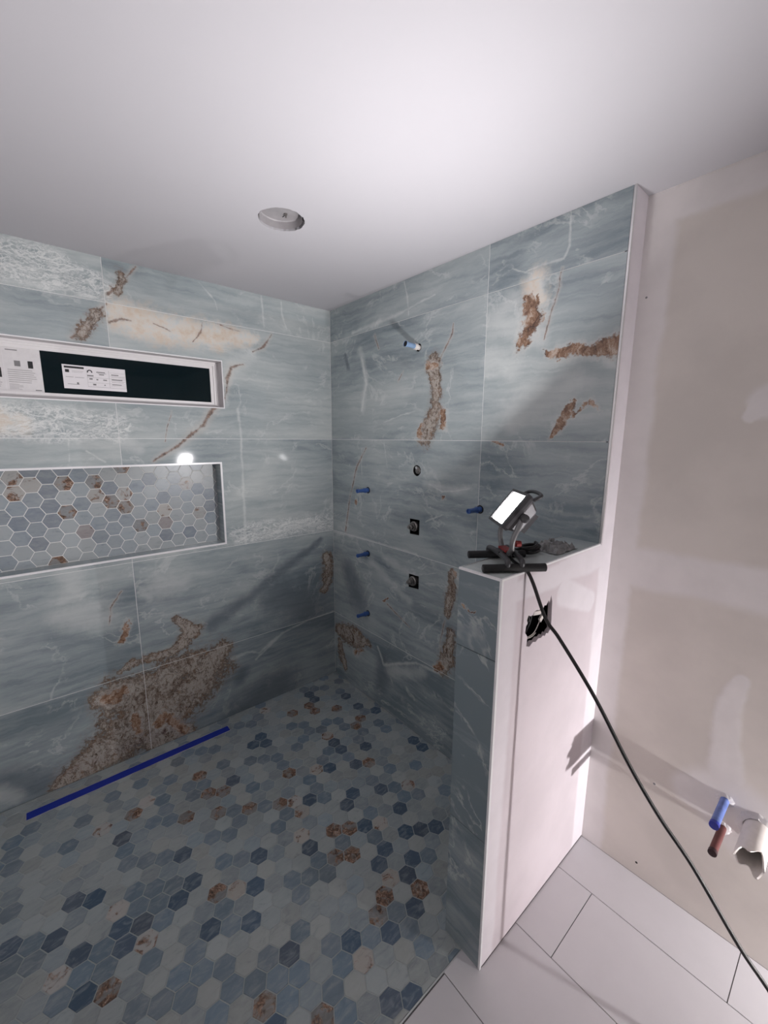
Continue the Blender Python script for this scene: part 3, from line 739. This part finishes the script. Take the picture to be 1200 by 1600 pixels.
for d, cx, cy, poly, full, c in pieces[300:]:
    n0 = len(field_mb.f); hexring(poly, field_mb); cols += [c]*(len(field_mb.f)-n0)
fo = field_mb.build('hex_tile_field', M_HEXFIELD, floor); fo['kind'] = 'stuff'
at = fo.data.color_attributes.new('stone', 'FLOAT_COLOR', 'CORNER')
for p, c in zip(fo.data.polygons, cols):
    for li in p.loop_indices: at.data[li].color = c

# ------------------------------------------------------------------ niche in the left wall
nx0, nx1, nz0, nz1 = NICHE
M_NICHE = onyx('onyx_niche_lining', 0, [], 130, .40)
nb = MB().box(nx0, nx1, NICHE_Y+.0016, .199, nz0, nz1)
niche = nb.build('niche', M_NICHEGROUT, wall_back)
MB().box(nx0, nx1, .004, NICHE_Y+.0016, nz0, nz0+.006).build('lining', M_NICHE, niche)
MB().box(nx0, nx1, .004, NICHE_Y+.0016, nz1-.006, nz1).build('lining', M_NICHE, niche)
MB().box(nx1-.006, nx1, .004, NICHE_Y+.0016, nz0+.006, nz1-.006).build('lining', M_NICHE, niche)
MB().box(nx0, nx0+.006, .004, NICHE_Y+.0016, nz0+.006, nz1-.006).build('lining', M_NICHE, niche)
TW = .009
for bx in ((nx0, nx1, nz0-.0005, nz0+TW), (nx0, nx1, nz1-TW, nz1+.0005), (nx1-TW, nx1+.0005, nz0+TW, nz1-TW), (nx0-.0005, nx0+TW, nz0+TW, nz1-TW)):
    MB().box(bx[0], bx[1], -.0022, .004, bx[2], bx[3]).build('edge_trim', M_WHITE_TRIM, niche)
rnd = random.Random(5)
ROT = Matrix.Rotation(math.pi/2, 4, 'X')
for i in range(-14, 9):
    for j in range(-5, 5):
        cx, cz = -1.2046+i*HA, 1.3435+j*HP+(i % 2)*HP/2
        poly = clip(hexpoly(cx, cz), nx0+.007, nx1-.007, nz0+.007, nz1-.007)
        if not poly: continue
        area = .5*abs(sum(poly[q][0]*poly[(q+1) % len(poly)][1]-poly[(q+1) % len(poly)][0]*poly[q][1] for q in range(len(poly))))
        if area < 4e-5: continue
        k = cell_kind(i, j, NI, rnd, {'L': .28, 'm': .48, 'M': .24})
        if len(poly) == 6 and area > .0038:
            o = link('hex_tile', FULL, niche); o.matrix_basis = Matrix.Translation((cx, NICHE_Y, cz)) @ ROT
        else:
            b = MB(); hexring(poly, b); o = b.build('hex_tile', M_HEX, niche); o.matrix_basis = Matrix.Translation((0, NICHE_Y, 0)) @ ROT
        c = hexcolor(k, rnd); q = .45 if k in 'DMmL' else .2
        o.color = tuple(a*(1-q)+b_*q for a, b_ in zip(c[:3], (.46, .49, .52))) + (c[3]*.92,)

# ------------------------------------------------------------------ window
wx0, wx1, wz0, wz1 = WIN
window = empty('window_1', (wx1, 0, wz0))
tag(window, 'narrow white vinyl window with dark night glass and paper stickers', 'window', kind='structure')
def frame_ring(name, mat, x0, x1, z0, z1, wl, wr, wb, wt, y0, y1, parent):
    b = MB()
    b.box(x0, x1, y0, y1, z0, z0+wb); b.box(x0, x1, y0, y1, z1-wt, z1)
    b.box(x0, x0+wl, y0, y1, z0+wb, z1-wt); b.box(x1-wr, x1, y0, y1, z0+wb, z1-wt)
    return b.build(name, mat, parent)
frame_ring('edge_trim', M_WHITE_TRIM, wx0, wx1, wz0, wz1, .005, .005, .005, .005, -.0018, .003, window)
frame_ring('reveal', M_JAMB, wx0, wx1, wz0, wz1, .004, .004, .004, .004, .003, .095, window)
fr = frame_ring('frame', M_VINYL, wx0+.004, wx1-.004, wz0+.004, wz1-.004, .012, .012, .010, .010, .066, .13, window)
frame_ring('outer_stop', M_VINYL, wx0+.016, wx1-.016, wz0+.014, wz1-.014, .012, .010, .008, .008, .074, .13, fr)
sash = frame_ring('sash', M_VINYL, wx0+.028, wx1-.026, wz0+.022, wz1-.022, .018, .016, .014, .014, .082, .13, window)
GY = .0885
MB().box(wx0+.040, wx1-.038, GY, GY+.006, wz0+.032, wz1-.032).build('glass_pane', M_GLASS, window)
gz0, gz1 = wz0+.036, wz1-.036
gx0 = wx0+.046
# printed paper sheet on the left part of the glass
sh = MB().quad((gx0, GY-.0008, gz0), (-1.4695, GY-.0008, gz0), (-1.4695, GY-.0008, gz1), (gx0, GY-.0008, gz1)).build('paper_sheet', M_PAPER2, window)
def ink(rects, mat, name, parent, y):
    b = MB()
    for x0, x1, z0, z1 in rects: b.quad((x0, y, z0), (x1, y, z0), (x1, y, z1), (x0, y, z1))
    return b.build(name, mat, parent)
rr = random.Random(3)
H_ = gz1-gz0
ink([(gx0+.004, -1.605, gz1-.016, gz1-.004), (-1.515, -1.498, gz0+.10, gz0+.130), (-1.643, -1.605, gz0+.055, gz0+.095)], M_INK, 'print', sh, GY-.0012)
ink([(-1.642, -1.615, gz0+.105, gz0+.128), (-1.560, -1.540, gz0+.105, gz0+.128), (-1.500, -1.478, gz0+.006, gz0+.010), (-1.584, -1.545, gz1-.012, gz1-.008), (-1.69, -1.66, gz0+.02, gz0+.045)], M_INKGREY, 'print', sh, GY-.0012)
lines = []
for k in range(7): lines.append((-1.585, -1.585+rr.uniform(.075, .105), gz0+.088-k*.0085, gz0+.091-k*.0085))
for k in range(5): lines.append((-1.585, -1.535-rr.uniform(0, .02), gz0+.028-k*.005, gz0+.030-k*.005))
for k in range(14): lines.append((-1.80, -1.80+rr.uniform(.09, .14), gz0+.122-k*.0085, gz0+.125-k*.0085))
for k in range(4): lines.append((-1.645, -1.60-rr.uniform(0, .015), gz0+.04-k*.008, gz0+.043-k*.008))
ink(lines, M_INKLIGHT, 'print', sh, GY-.0012)
ink([(-1.5955, -1.5945, gz0, gz1)], M_PAPER, 'fold', sh, GY-.0011)
# white rating sticker in the middle of the glass
sx0, sx1, sz0, sz1 = -1.3965, -1.148, 1.919, 2.0255
st = MB().quad((sx0, GY-.0008, sz0), (sx1, GY-.0008, sz0), (sx1, GY-.0008, sz1), (sx0, GY-.0008, sz1)).build('rating_sticker', M_PAPER, window)
W_, HH = sx1-sx0, sz1-sz0
def R(a, b, c, d): return (sx0+a*W_, sx0+b*W_, sz0+(1-d)*HH, sz0+(1-c)*HH)
ink([R(.03, .33, .06, .14), R(.04, .10, .20, .32)], M_INK, 'print', st, GY-.0012)
bl = MB()
cxm, czm = sx0+.415*W_, sz0+.76*HH
arc = [(cxm+.0105*math.cos(a), GY-.0012, czm+.0105*math.sin(a)) for a in [math.radians(200-k*22) for k in range(11)]]
arc2 = [(cxm+.0060*math.cos(a), GY-.0012, czm+.0060*math.sin(a)) for a in [math.radians(200-k*22) for k in range(11)]]
for k in range(10): bl.quad(arc[k], arc[k+1], arc2[k+1], arc2[k])
bl.build('print', M_INK, st)
ink([R(.37, .47, .37, .42), R(.06, .24, .80, .815), R(.20, .23, .72, .80), R(.37, .372, .12, .86), R(.37, .99, .46, .468), R(.37, .99, .68, .686), R(.37, .99, .86, .868), R(.72, .723, .12, .86), R(.99, .992, .12, .86),
     R(.74, .99, .20, .206), R(.74, .99, .34, .346), R(.74, .99, .56, .566), R(.74, .99, .77, .776), R(.40, .45, .50, .56), R(.51, .54, .52, .57), R(.62, .68, .52, .57), R(.45, .50, .73, .80), R(.63, .65, .74, .79),
     R(.52, .66, .20, .24), R(.56, .64, .30, .34), R(.76, .88, .27, .31), R(.76, .94, .48, .52), R(.76, .92, .70, .73)], M_INKGREY, 'print', st, GY-.0012)
ink([R(.04, .16, .50, .52), R(.18, .32, .50, .52), R(.14, .32, .24, .25), R(.14, .30, .29, .30), R(.54, .68, .26, .28), R(.76, .98, .38, .395), R(.76, .96, .60, .615)], M_INKLIGHT, 'print', st, GY-.0012)

# ------------------------------------------------------------------ ceiling can
can = empty('recessed_light_can', (HC[0], HC[1], CEIL))
tag(can, 'empty round grey metal can of an unfinished recessed ceiling light', 'light can')
ox, oy = HC[0]-.0045, HC[1]-.0040
ring = [[(ox+r*math.cos(2*math.pi*k/40), oy+r*math.sin(2*math.pi*k/40), z) for k in range(40)] for r, z in ((.0785, CEIL+.002), (.0778, CEIL+.008), (.0775, CEIL+.026), (.074, CEIL+.029))]
MB().rings(ring, cap0=False).build('can_body', M_CAN, can, 40)
MB().rings([[(HC[0]+r*math.cos(2*math.pi*k/32), HC[1]+r*math.sin(2*math.pi*k/32), z) for k in range(32)] for r, z in ((.100, CEIL+.0165), (.100, CEIL+.12))], cap0=False).build('dark_cavity', M_BLACK, can)
MB().lathe((HC[0]+.02, HC[1]+.004, CEIL+.029), (0, 0, -1), [(0, .006), (.005, .006), (.0055, .003), (.014, .003)], 10).build('bolt', M_BRASS, can)
MB().box(HC[0]+.0205, HC[0]+.0235, HC[1]+.010, HC[1]+.034, CEIL+.0282, CEIL+.0289).build('slot', M_BLACK, can)

# ------------------------------------------------------------------ linear drain under blue tape
drain = empty('linear_drain', (-1.283, -.104, 0))
tag(drain, 'long linear floor drain covered with bright blue masking tape beside the left wall', 'drain')
MB().box(-1.745, -.822, -.1305, -.0765, -.0014, .0008).build('drain_frame', M_TRIM, drain)
tp = MB(); n = 24
top = []
for k in range(n+1):
    x = -1.741+(1.741-.826)*k/n; w = .0225+.0008*math.sin(k*2.1)
    top.append((x, -.1035-w, -.1035+w))
for a, b in zip(top[:-1], top[1:]):
    tp.quad((a[0], a[1], .0017), (b[0], b[1], .0017), (b[0], b[2], .0017), (a[0], a[2], .0017))
    tp.quad((a[0], a[1], .0009), (b[0], b[1], .0009), (b[0], b[1], .0017), (a[0], a[1], .0017))
    tp.quad((a[0], a[2], .0017), (b[0], b[2], .0017), (b[0], b[2], .0009), (a[0], a[2], .0009))
tp.build('blue_tape', M_TAPE, drain)

# ------------------------------------------------------------------ plumbing in the right wall
def plug(y, z, label, tip=.083, lift=.0):
    t = empty('pipe_plug', (0, y, z)); tag(t, label, 'pipe plug', 'blue plugs in the shower wall')
    ax = Vector((-1, 0, lift)).normalized()
    MB().lathe((.0005, y, z), ax, [(-.0004, .0195), (.0018, .0195), (.0018, .0145)], 20, cap1=False).build('wall_ring', M_BLACK, t, 30)
    MB().lathe((.0, y, z), ax, [(-.001, .0135), (.028, .0135), (.028, .0118), (tip-.012, .0105), (tip-.008, .0122), (tip, .0122), (tip, .0085), (tip-.006, .0075)], 18).build('plug_body', M_BLUE, t, 30)
    MB().lathe((0, y, z), ax, [(.020, .0158), (.024, .0164), (.029, .0158)], 6).build('hex_collar', M_BLUE, t)
    return t
plug(-.391, 1.388, 'topmost of the three blue plugs in a column near the shower corner')
plug(-.390, .988, 'middle of the three blue plugs in a column near the shower corner')
plug(-.390, .591, 'lowest of the three blue plugs near the shower corner', lift=.03)
plug(-1.225, 1.381, 'lone blue plug on the shower wall right beside the lit work light', .085)

t = empty('shower_pipe_stub', (0, -.804, 2.151))
tag(t, 'high white pipe stub with pale blue cap for the shower head', 'pipe stub')
MB().lathe((.0019, -.804, 2.151), (-1, 0, 0), [(-.0005, .0192), (-.05, .0192), (-.05, .001)], 18, False).build('wall_hole', M_BLACK, t)
MB().lathe((.0, -.804, 2.151), (-1, 0, .06), [(-.025, .012), (.012, .012), (.012, .0155), (.026, .0155), (.026, .012), (.034, .011)], 18).build('threaded_end', M_PVC, t, 30)
M_PALEBLUE = plain('pale_blue_cap', (.22, .33, .50), .4, 0, .2, 40)
MB().lathe((-.030, -.804, 2.1528), (-1, 0, .06), [(0, .0125), (.048, .0115), (.050, .014), (.062, .014)], 18, cap1=False).build('cap', M_PALEBLUE, t, 30)
MB().lathe((-.0915, -.804, 2.1565), (-1, 0, .06), [(-.008, .0125), (-.002, .0120)], 18).build('cap_mouth', M_BLACK, t)

def valve(y, z, label, dy):
    t = empty('valve_body', (0, y, z)); tag(t, label, 'shower valve', 'brass valves in square cut-outs')
    MB().box(.055, .058, y-.040, y+.040, z-.045, z+.045).build('cavity_back', M_BLACK, t)
    q = min(HOLES_RIGHT, key=lambda h: (sum(c[0] for c in h)/len(h)-y)**2+(sum(c[1] for c in h)/len(h)-z)**2)
    cy_, cz_ = sum(c[0] for c in q)/4, sum(c[1] for c in q)/4
    MB().rings([[(x, cy_+(c[0]-cy_)*.985, cz_+(c[1]-cz_)*.985) for c in q] for x in (.0004, .0545)], False, False).build('cavity_side', M_BLACK, t)
    p = (.05, y+dy, z)
    MB().lathe(p, (-1, 0, 0), [(0, .024), (.030, .024), (.034, .028), (.050, .028), (.054, .022), (.062, .022)], 22).build('bonnet', M_BRASS, t, 30)
    MB().lathe(p, (-1, 0, 0), [(.062, .016), (.078, .015), (.080, .009), (.090, .008)], 18).build('stem', M_BRASS, t, 30)
    MB().lathe((.002, y+dy, z), (-1, 0, 0), [(.0, .026), (.003, .026), (.003, .0225), (.0, .0225)], 22, False, False).build('rim', M_TRIM, t, 30)
    return t
wr_cut = []
valve(-.800, 1.229, 'upper brass valve standing in a square cut-out of the shower wall', .008)
valve(-.801, .917, 'lower brass valve standing in a square cut-out of the shower wall', .010)
t = empty('diverter_valve', (0, -.808, 1.533))
tag(t, 'small round metal fitting set in an oval hole above the two valves', 'shower valve')
MB().lathe((.0019, -.808, 1.533), (-1, 0, 0), [(-.0005, .0285), (-.05, .0285), (-.05, .002)], 22, False).build('wall_hole', M_BLACK, t)
MB().lathe((.014, -.808, 1.533), (-1, 0, 0), [(-.030, .0185), (.006, .0185), (.008, .015), (.008, .010), (.013, .010)], 20).build('fitting', M_BRASS, t, 30)
MB().lathe((.0021, -.806, 1.548), (-1, 0, 0), [(-.01, .008), (.004, .008)], 14).build('side_port', M_TRIM, t, 30)

# ------------------------------------------------------------------ plumbing in the bare wall
def stub(name, y, z, label, cat, r, ln, mat, cap):
    t = empty(name, (BEIGE_X, y, z)); tag(t, label, cat)
    ax = (-1, 0, 0)
    MB().lathe((BEIGE_X, y, z), ax, [(-.02, r), (ln-.004, r), (ln, r*.94)], 18).build('pipe', mat, t, 30)
    if cap: MB().lathe((BEIGE_X-ln, y, z), ax, [(-.012, r*1.08), (.001, r*1.06), (.0015, r*.8)], 18).build('end_cap', cap, t, 30)
    b = MB(); rq = random.Random(int(y*1000)); k_ = 22
    b.rings([[(BEIGE_X-x, y+math.cos(2*math.pi*k/k_)*q*(1+rq.uniform(-.12, .12)), z+math.sin(2*math.pi*k/k_)*q*(1+rq.uniform(-.12, .12))) for k in range(k_)] for x, q in ((.0, r*2.0), (.0025, r*1.5), (.004, r*1.05))], False, False)
    b.build('plaster_collar', M_MUD, t)
    return t
M_MUD = plain('rough_white_plaster', (.72, .69, .69), .9, 0, .06, 120, .5)
M_DARKBLUE = plain('deep_blue_cap', (.02, .03, .28), .4)
M_PIPEBLUE = plain('scuffed_blue_pipe', (.13, .19, .46), .4, 0, .25, 45)
M_DARKCOP = plain('dark_red_end', (.035, .012, .014), .5)
stub('supply_pipe', -2.198, .511, 'blue plastic supply pipe sticking out of the bare wall', 'pipe', .0125, .145, M_PIPEBLUE, M_DARKBLUE)
stub('supply_pipe', -2.204, .409, 'dull red copper supply pipe below the blue one on the bare wall', 'pipe', .0115, .138, M_COPPER, M_DARKCOP)
t = empty('drain_pipe', (BEIGE_X, -2.288, .466)); tag(t, 'wide white plastic drain pipe with a jagged cut end on the bare wall', 'pipe')
rings = []
for x, r in ((-.02, .036), (.02, .036), (.10, .0362), (.150, .037)):
    rings.append([(BEIGE_X-x-(.014*math.sin(a*2+.6)+.012*math.sin(a*5) if x > .14 else 0), -2.288+r*math.cos(a), .466+r*math.sin(a)) for a in [2*math.pi*k/40 for k in range(40)]])
inner = [[(p[0]+(.0005 if i == 3 else 0), -2.288+(p[1]+2.288)*.89, .466+(p[2]-.466)*.89) for p in ring] for i, ring in reversed(list(enumerate(rings)))]
MB().rings(rings+inner, False, True).build('pipe', M_PVC, t, 40)
b = MB(); rq = random.Random(8)
b.rings([[(BEIGE_X-x, -2.288+math.cos(2*math.pi*k/26)*q*(1+rq.uniform(-.08, .08)), .466+math.sin(2*math.pi*k/26)*q*(1+rq.uniform(-.08, .08))) for k in range(26)] for x, q in ((0, .058), (.003, .048), (.005, .037))], False, False)
b.build('plaster_collar', M_MUD, t)

# ------------------------------------------------------------------ wires in the torn hole of the half wall
t = empty('electrical_wires', (-.40, -1.73, 1.08))
tag(t, 'tangle of black and white wires inside the torn hole of the half wall', 'wires')
rq = random.Random(14)
MB().box(-.49, -.31, -1.7010, -1.7000, 1.06, 1.22).build('dark_back', M_BLACK, t)
for k in range(5):
    c = Vector((-.43+rq.uniform(-.01, .03), -1.733+k*.004, 1.135))
    pts = [c+Vector((math.cos(a)*rq.uniform(.022, .032), rq.uniform(-.004, .004), math.sin(a)*rq.uniform(.026, .036))) for a in [q*.8+k for q in range(7)]]
    MB().tube(spline(pts, 5), .0032, 7).build('black_wire', M_CORD, t, 60)
for pts in ([(-.468, -1.742, 1.10), (-.462, -1.746, 1.15), (-.445, -1.742, 1.177)], [(-.46, -1.745, 1.096), (-.41, -1.750, 1.10), (-.375, -1.748, 1.125), (-.352, -1.744, 1.15)], [(-.45, -1.743, 1.125), (-.445, -1.745, 1.15), (-.43, -1.742, 1.168)], [(-.45, -1.746, 1.092), (-.41, -1.748, 1.091), (-.385, -1.745, 1.094)]):
    MB().tube(spline(pts, 6), .0016, 6).build('white_wire', M_PVC, t, 60)
MB().obox((-.360, -1.749, 1.143), (.013, 0, .010), (0, .003, 0), (-.004, 0, .006)).build('white_connector', M_PVC, t)
MB().obox((-.395, -1.750, 1.166), (.022, 0, -.004), (0, .003, 0), (.002, 0, .006)).build('white_tab', M_PVC, t)

# ------------------------------------------------------------------ work lights
BASE = Vector((-.492, -1.689, PONY_Z))
def work_light(yaw_deg, tilt):
    root = empty('work_light', BASE)
    u = Vector((.815, -.580, 0)).normalized(); w = Vector((-u.y, u.x, 0))      # along the feet, across them
    feet = [Vector((-.534, -1.7475, PONY_Z+.0125)), Vector((-.4500, -1.6300, PONY_Z+.0125))]
    for f in feet:
        MB().lathe(f-u*.0925, u, [(0, .0095), (.0015, .0120), (.1835, .0120), (.185, .0095)], 18).build('foam_grip', M_FOAM, root, 40)
        MB().lathe(f-u*.0935, u, [(-.0002, .0070), (.0005, .0072)], 14).build('tube_end', M_STEEL, root)
    mid = (feet[0]+feet[1])/2
    b = MB()
    b.tube(spline([feet[1]-u*.025, feet[1]-u*.025+Vector((0, 0, .022)), mid-u*.022+Vector((0, 0, .026)), feet[0]-u*.022+Vector((0, 0, .022)), feet[0]-u*.022]), .0085, 10)
    b.tube(spline([feet[1]+u*.030, feet[1]+u*.030+Vector((0, 0, .022)), mid+u*.024+Vector((0, 0, .026)), feet[0]+u*.020+Vector((0, 0, .022)), feet[0]+u*.020]), .0085, 10)
    b.build('stand_frame', M_STEEL, root, 50)
    MB().obox(mid+Vector((0, 0, .028)), u*.030, w*.022, Vector((0, 0, .006))).build('saddle', M_STEEL, root)
    MB().obox(mid+Vector((0, 0, .036)), u*.012, w*.030, Vector((0, 0, .003))).build('saddle_clamp', M_RED, root)
    a, tl = math.radians(yaw_deg), math.radians(tilt)
    n = Vector((math.cos(a)*math.cos(tl), math.sin(a)*math.cos(tl), math.sin(tl)))
    s = Vector((-math.sin(a), math.cos(a), 0)); l = n.cross(s)
    if l.z < 0: l = -l
    c = Vector((-.479, -1.685, 1.496))
    for k in (-1, 1):
        foot = mid+Vector((0, 0, .030))+s*k*.030
        MB().tube(spline([foot, foot+s*k*.022+Vector((0, 0, .018)), foot+s*k*.030+Vector((0, 0, .05)), c-n*.026+s*k*.0675-l*.012, c-n*.026+s*k*.0675+l*.004]), .0078, 10).build('upright', M_GREYTUBE, root, 50)
        MB().lathe(c-n*.026+s*k*.060, s*k, [(0, .011), (.014, .013), (.020, .012), (.022, .006)], 12).build('tilt_knob', M_RED if k < 0 else M_STEEL, root, 40)
    MB().lathe(mid+Vector((0, 0, .062))+s*.040+u*.012, u, [(0, .006), (.004, .010), (.018, .009), (.020, .004)], 12).build('lock_knob', M_RED, root, 40)
    def ringr(d, hs, hl):
        hs *= 1.13
        return [c+n*d+s*(hs*x)+l*(hl*y) for x, y in ((-1, -.86), (-.86, -1), (.86, -1), (1, -.86), (1, .86), (.86, 1), (-.86, 1), (-1, .86))]
    hb = MB().rings([ringr(-.056, .034, .034), ringr(-.050, .042, .042), ringr(-.020, .053, .053), ringr(-.012, .060, .060), ringr(-.002, .060, .060)]).build('housing', M_HOUSING, root)
    for k in range(6):
        MB().obox(c-n*.060+s*(-.030+.012*k), s*.0014, l*.032, n*.012).build('cooling_fin', M_HOUSING, hb)
    bz = MB()
    for q in (-1, 1):
        bz.obox(c+n*.002+s*q*.0628, s*.0050, l*.060, n*.006); bz.obox(c+n*.002+l*q*.0555, s*.0578, l*.0045, n*.006)
    bz.build('bezel', M_STEEL, root)
    MB().rings([ringr(.0003, .051, .051), ringr(.0030, .050, .050)]).build('lamp_glass', M_LAMP, root)
    for q in (-1, 1):
        MB().tube([c+s*q*.052+l*.058+n*.006, c+s*q*.052-l*.058+n*.006], .0015, 6).build('guard_wire', M_STEEL, root)
    MB().tube(spline([c-n*.02+s*.050+l*.056, c-n*.03+s*.048+l*.080, c-n*.03+l*.086, c-n*.03-s*.048+l*.080, c-n*.02-s*.050+l*.056]), .0055, 10).build('carry_handle', M_STEEL, root, 50)
    return root, c, n, s, l
lamp, lc, ln_, ls, ll = work_light(141, 38)
tag(lamp, 'lit square work light on a stand with black foam feet on the half wall', 'work light')

def beam(root, power, name, size, spread):
    d = bpy.data.lights.new(name, 'AREA'); d.shape = 'SQUARE'; d.size = size; d.energy = power; d.color = (1.0, .968, .985)
    d.spread = math.radians(spread)
    o = bpy.data.objects.new(name, d); COL.objects.link(o)
    mm = Matrix((ls, -ll, -ln_)).transposed().to_4x4(); mm.translation = lc + ln_*.0046
    o.parent = root; o.matrix_parent_inverse = Matrix.Translation(-BASE)
    o.matrix_basis = mm
    return o
beam(lamp, SHOWER_LAMP_POWER, 'work_light_beam', .07, 180)

lamp2, lc, ln_, ls, ll = work_light(141, 6)
LAMP2 = Vector((.015, -3.265, .240))
tag(lamp2, 'second lit work light standing on an upturned bucket by the bare wall', 'work light')
lamp2.location = LAMP2
lamp2.rotation_euler = (0, 0, math.radians(62-141))
beam(lamp2, BATH_LAMP_POWER, 'work_light_beam', .022, 140)
bk = MB().lathe((-.045, -3.265, 0), (0, 0, 1), [(0, .140), (.006, .145), (.010, .142), (.030, .141), (.034, .146), (.040, .140), (.234, .122), (.238, .118)], 36).build('bucket', M_BUCKET, None, 40)
tag(bk, 'white upturned plastic bucket carrying the second work light', 'bucket')

CORD = [(-.455, -1.660, PONY_Z+.030), (-.470, -1.700, PONY_Z+.012), (-.492, -1.742, PONY_Z+.008), (-.5, -1.766, 1.330), (-.4935, -1.786, 1.293), (-.479, -1.824, 1.195), (-.465, -1.863, 1.143), (-.433, -1.957, 1.0), (-.400, -2.050, .831),
        (-.373, -2.127, .709), (-.345, -2.206, .602), (-.308, -2.312, .434), (-.286, -2.375, .350), (-.245, -2.49, .19), (-.200, -2.62, .05), (-.165, -2.72, .008), (-.10, -2.90, .006), (-.07, -3.05, .006)]
MB().tube(spline(CORD, 7), .0052, 10).build('power_cord', M_CORD, lamp, 60)

# loosely coiled slack of the cord and a crumpled scrap of film behind the lamp
coil = []
rq = random.Random(2)
for k in range(46):
    a = k*.42; r = .030+.006*math.sin(k*.7)
    coil.append((-.330+r*1.25*math.cos(a)+rq.uniform(-.002, .002), -1.672+r*.75*math.sin(a), PONY_Z+.0065+.0006*k+rq.uniform(0, .001)))
MB().tube(spline([(-.43, -1.655, PONY_Z+.03)]+coil, 3), .0050, 8).build('coiled_slack', M_CORD, lamp, 60)
fm = bmesh.new()
grid = [[None]*15 for _ in range(13)]
for i in range(13):
    for j in range(15):
        e = min(i, 12-i, j, 14-j)
        grid[i][j] = fm.verts.new((-.205+(i-6)*.0115+rq.uniform(-.005, .005), -1.690+(j-7)*.0075+rq.uniform(-.004, .004), PONY_Z+.001+(rq.uniform(.002, .024) if e else rq.uniform(0, .003))))
for i in range(12):
    for j in range(14):
        fm.faces.new((grid[i][j], grid[i+1][j], grid[i+1][j+1], grid[i][j+1]))
me = bpy.data.meshes.new('plastic_film'); fm.to_mesh(me); fm.free(); me.materials.append(M_FILM)
film = link('plastic_film', me)
sd = film.modifiers.new('thickness', 'SOLIDIFY'); sd.thickness = .0006; sd.offset = 1
tag(film, 'crumpled scrap of grey plastic film on the half wall behind the work light', 'plastic film')
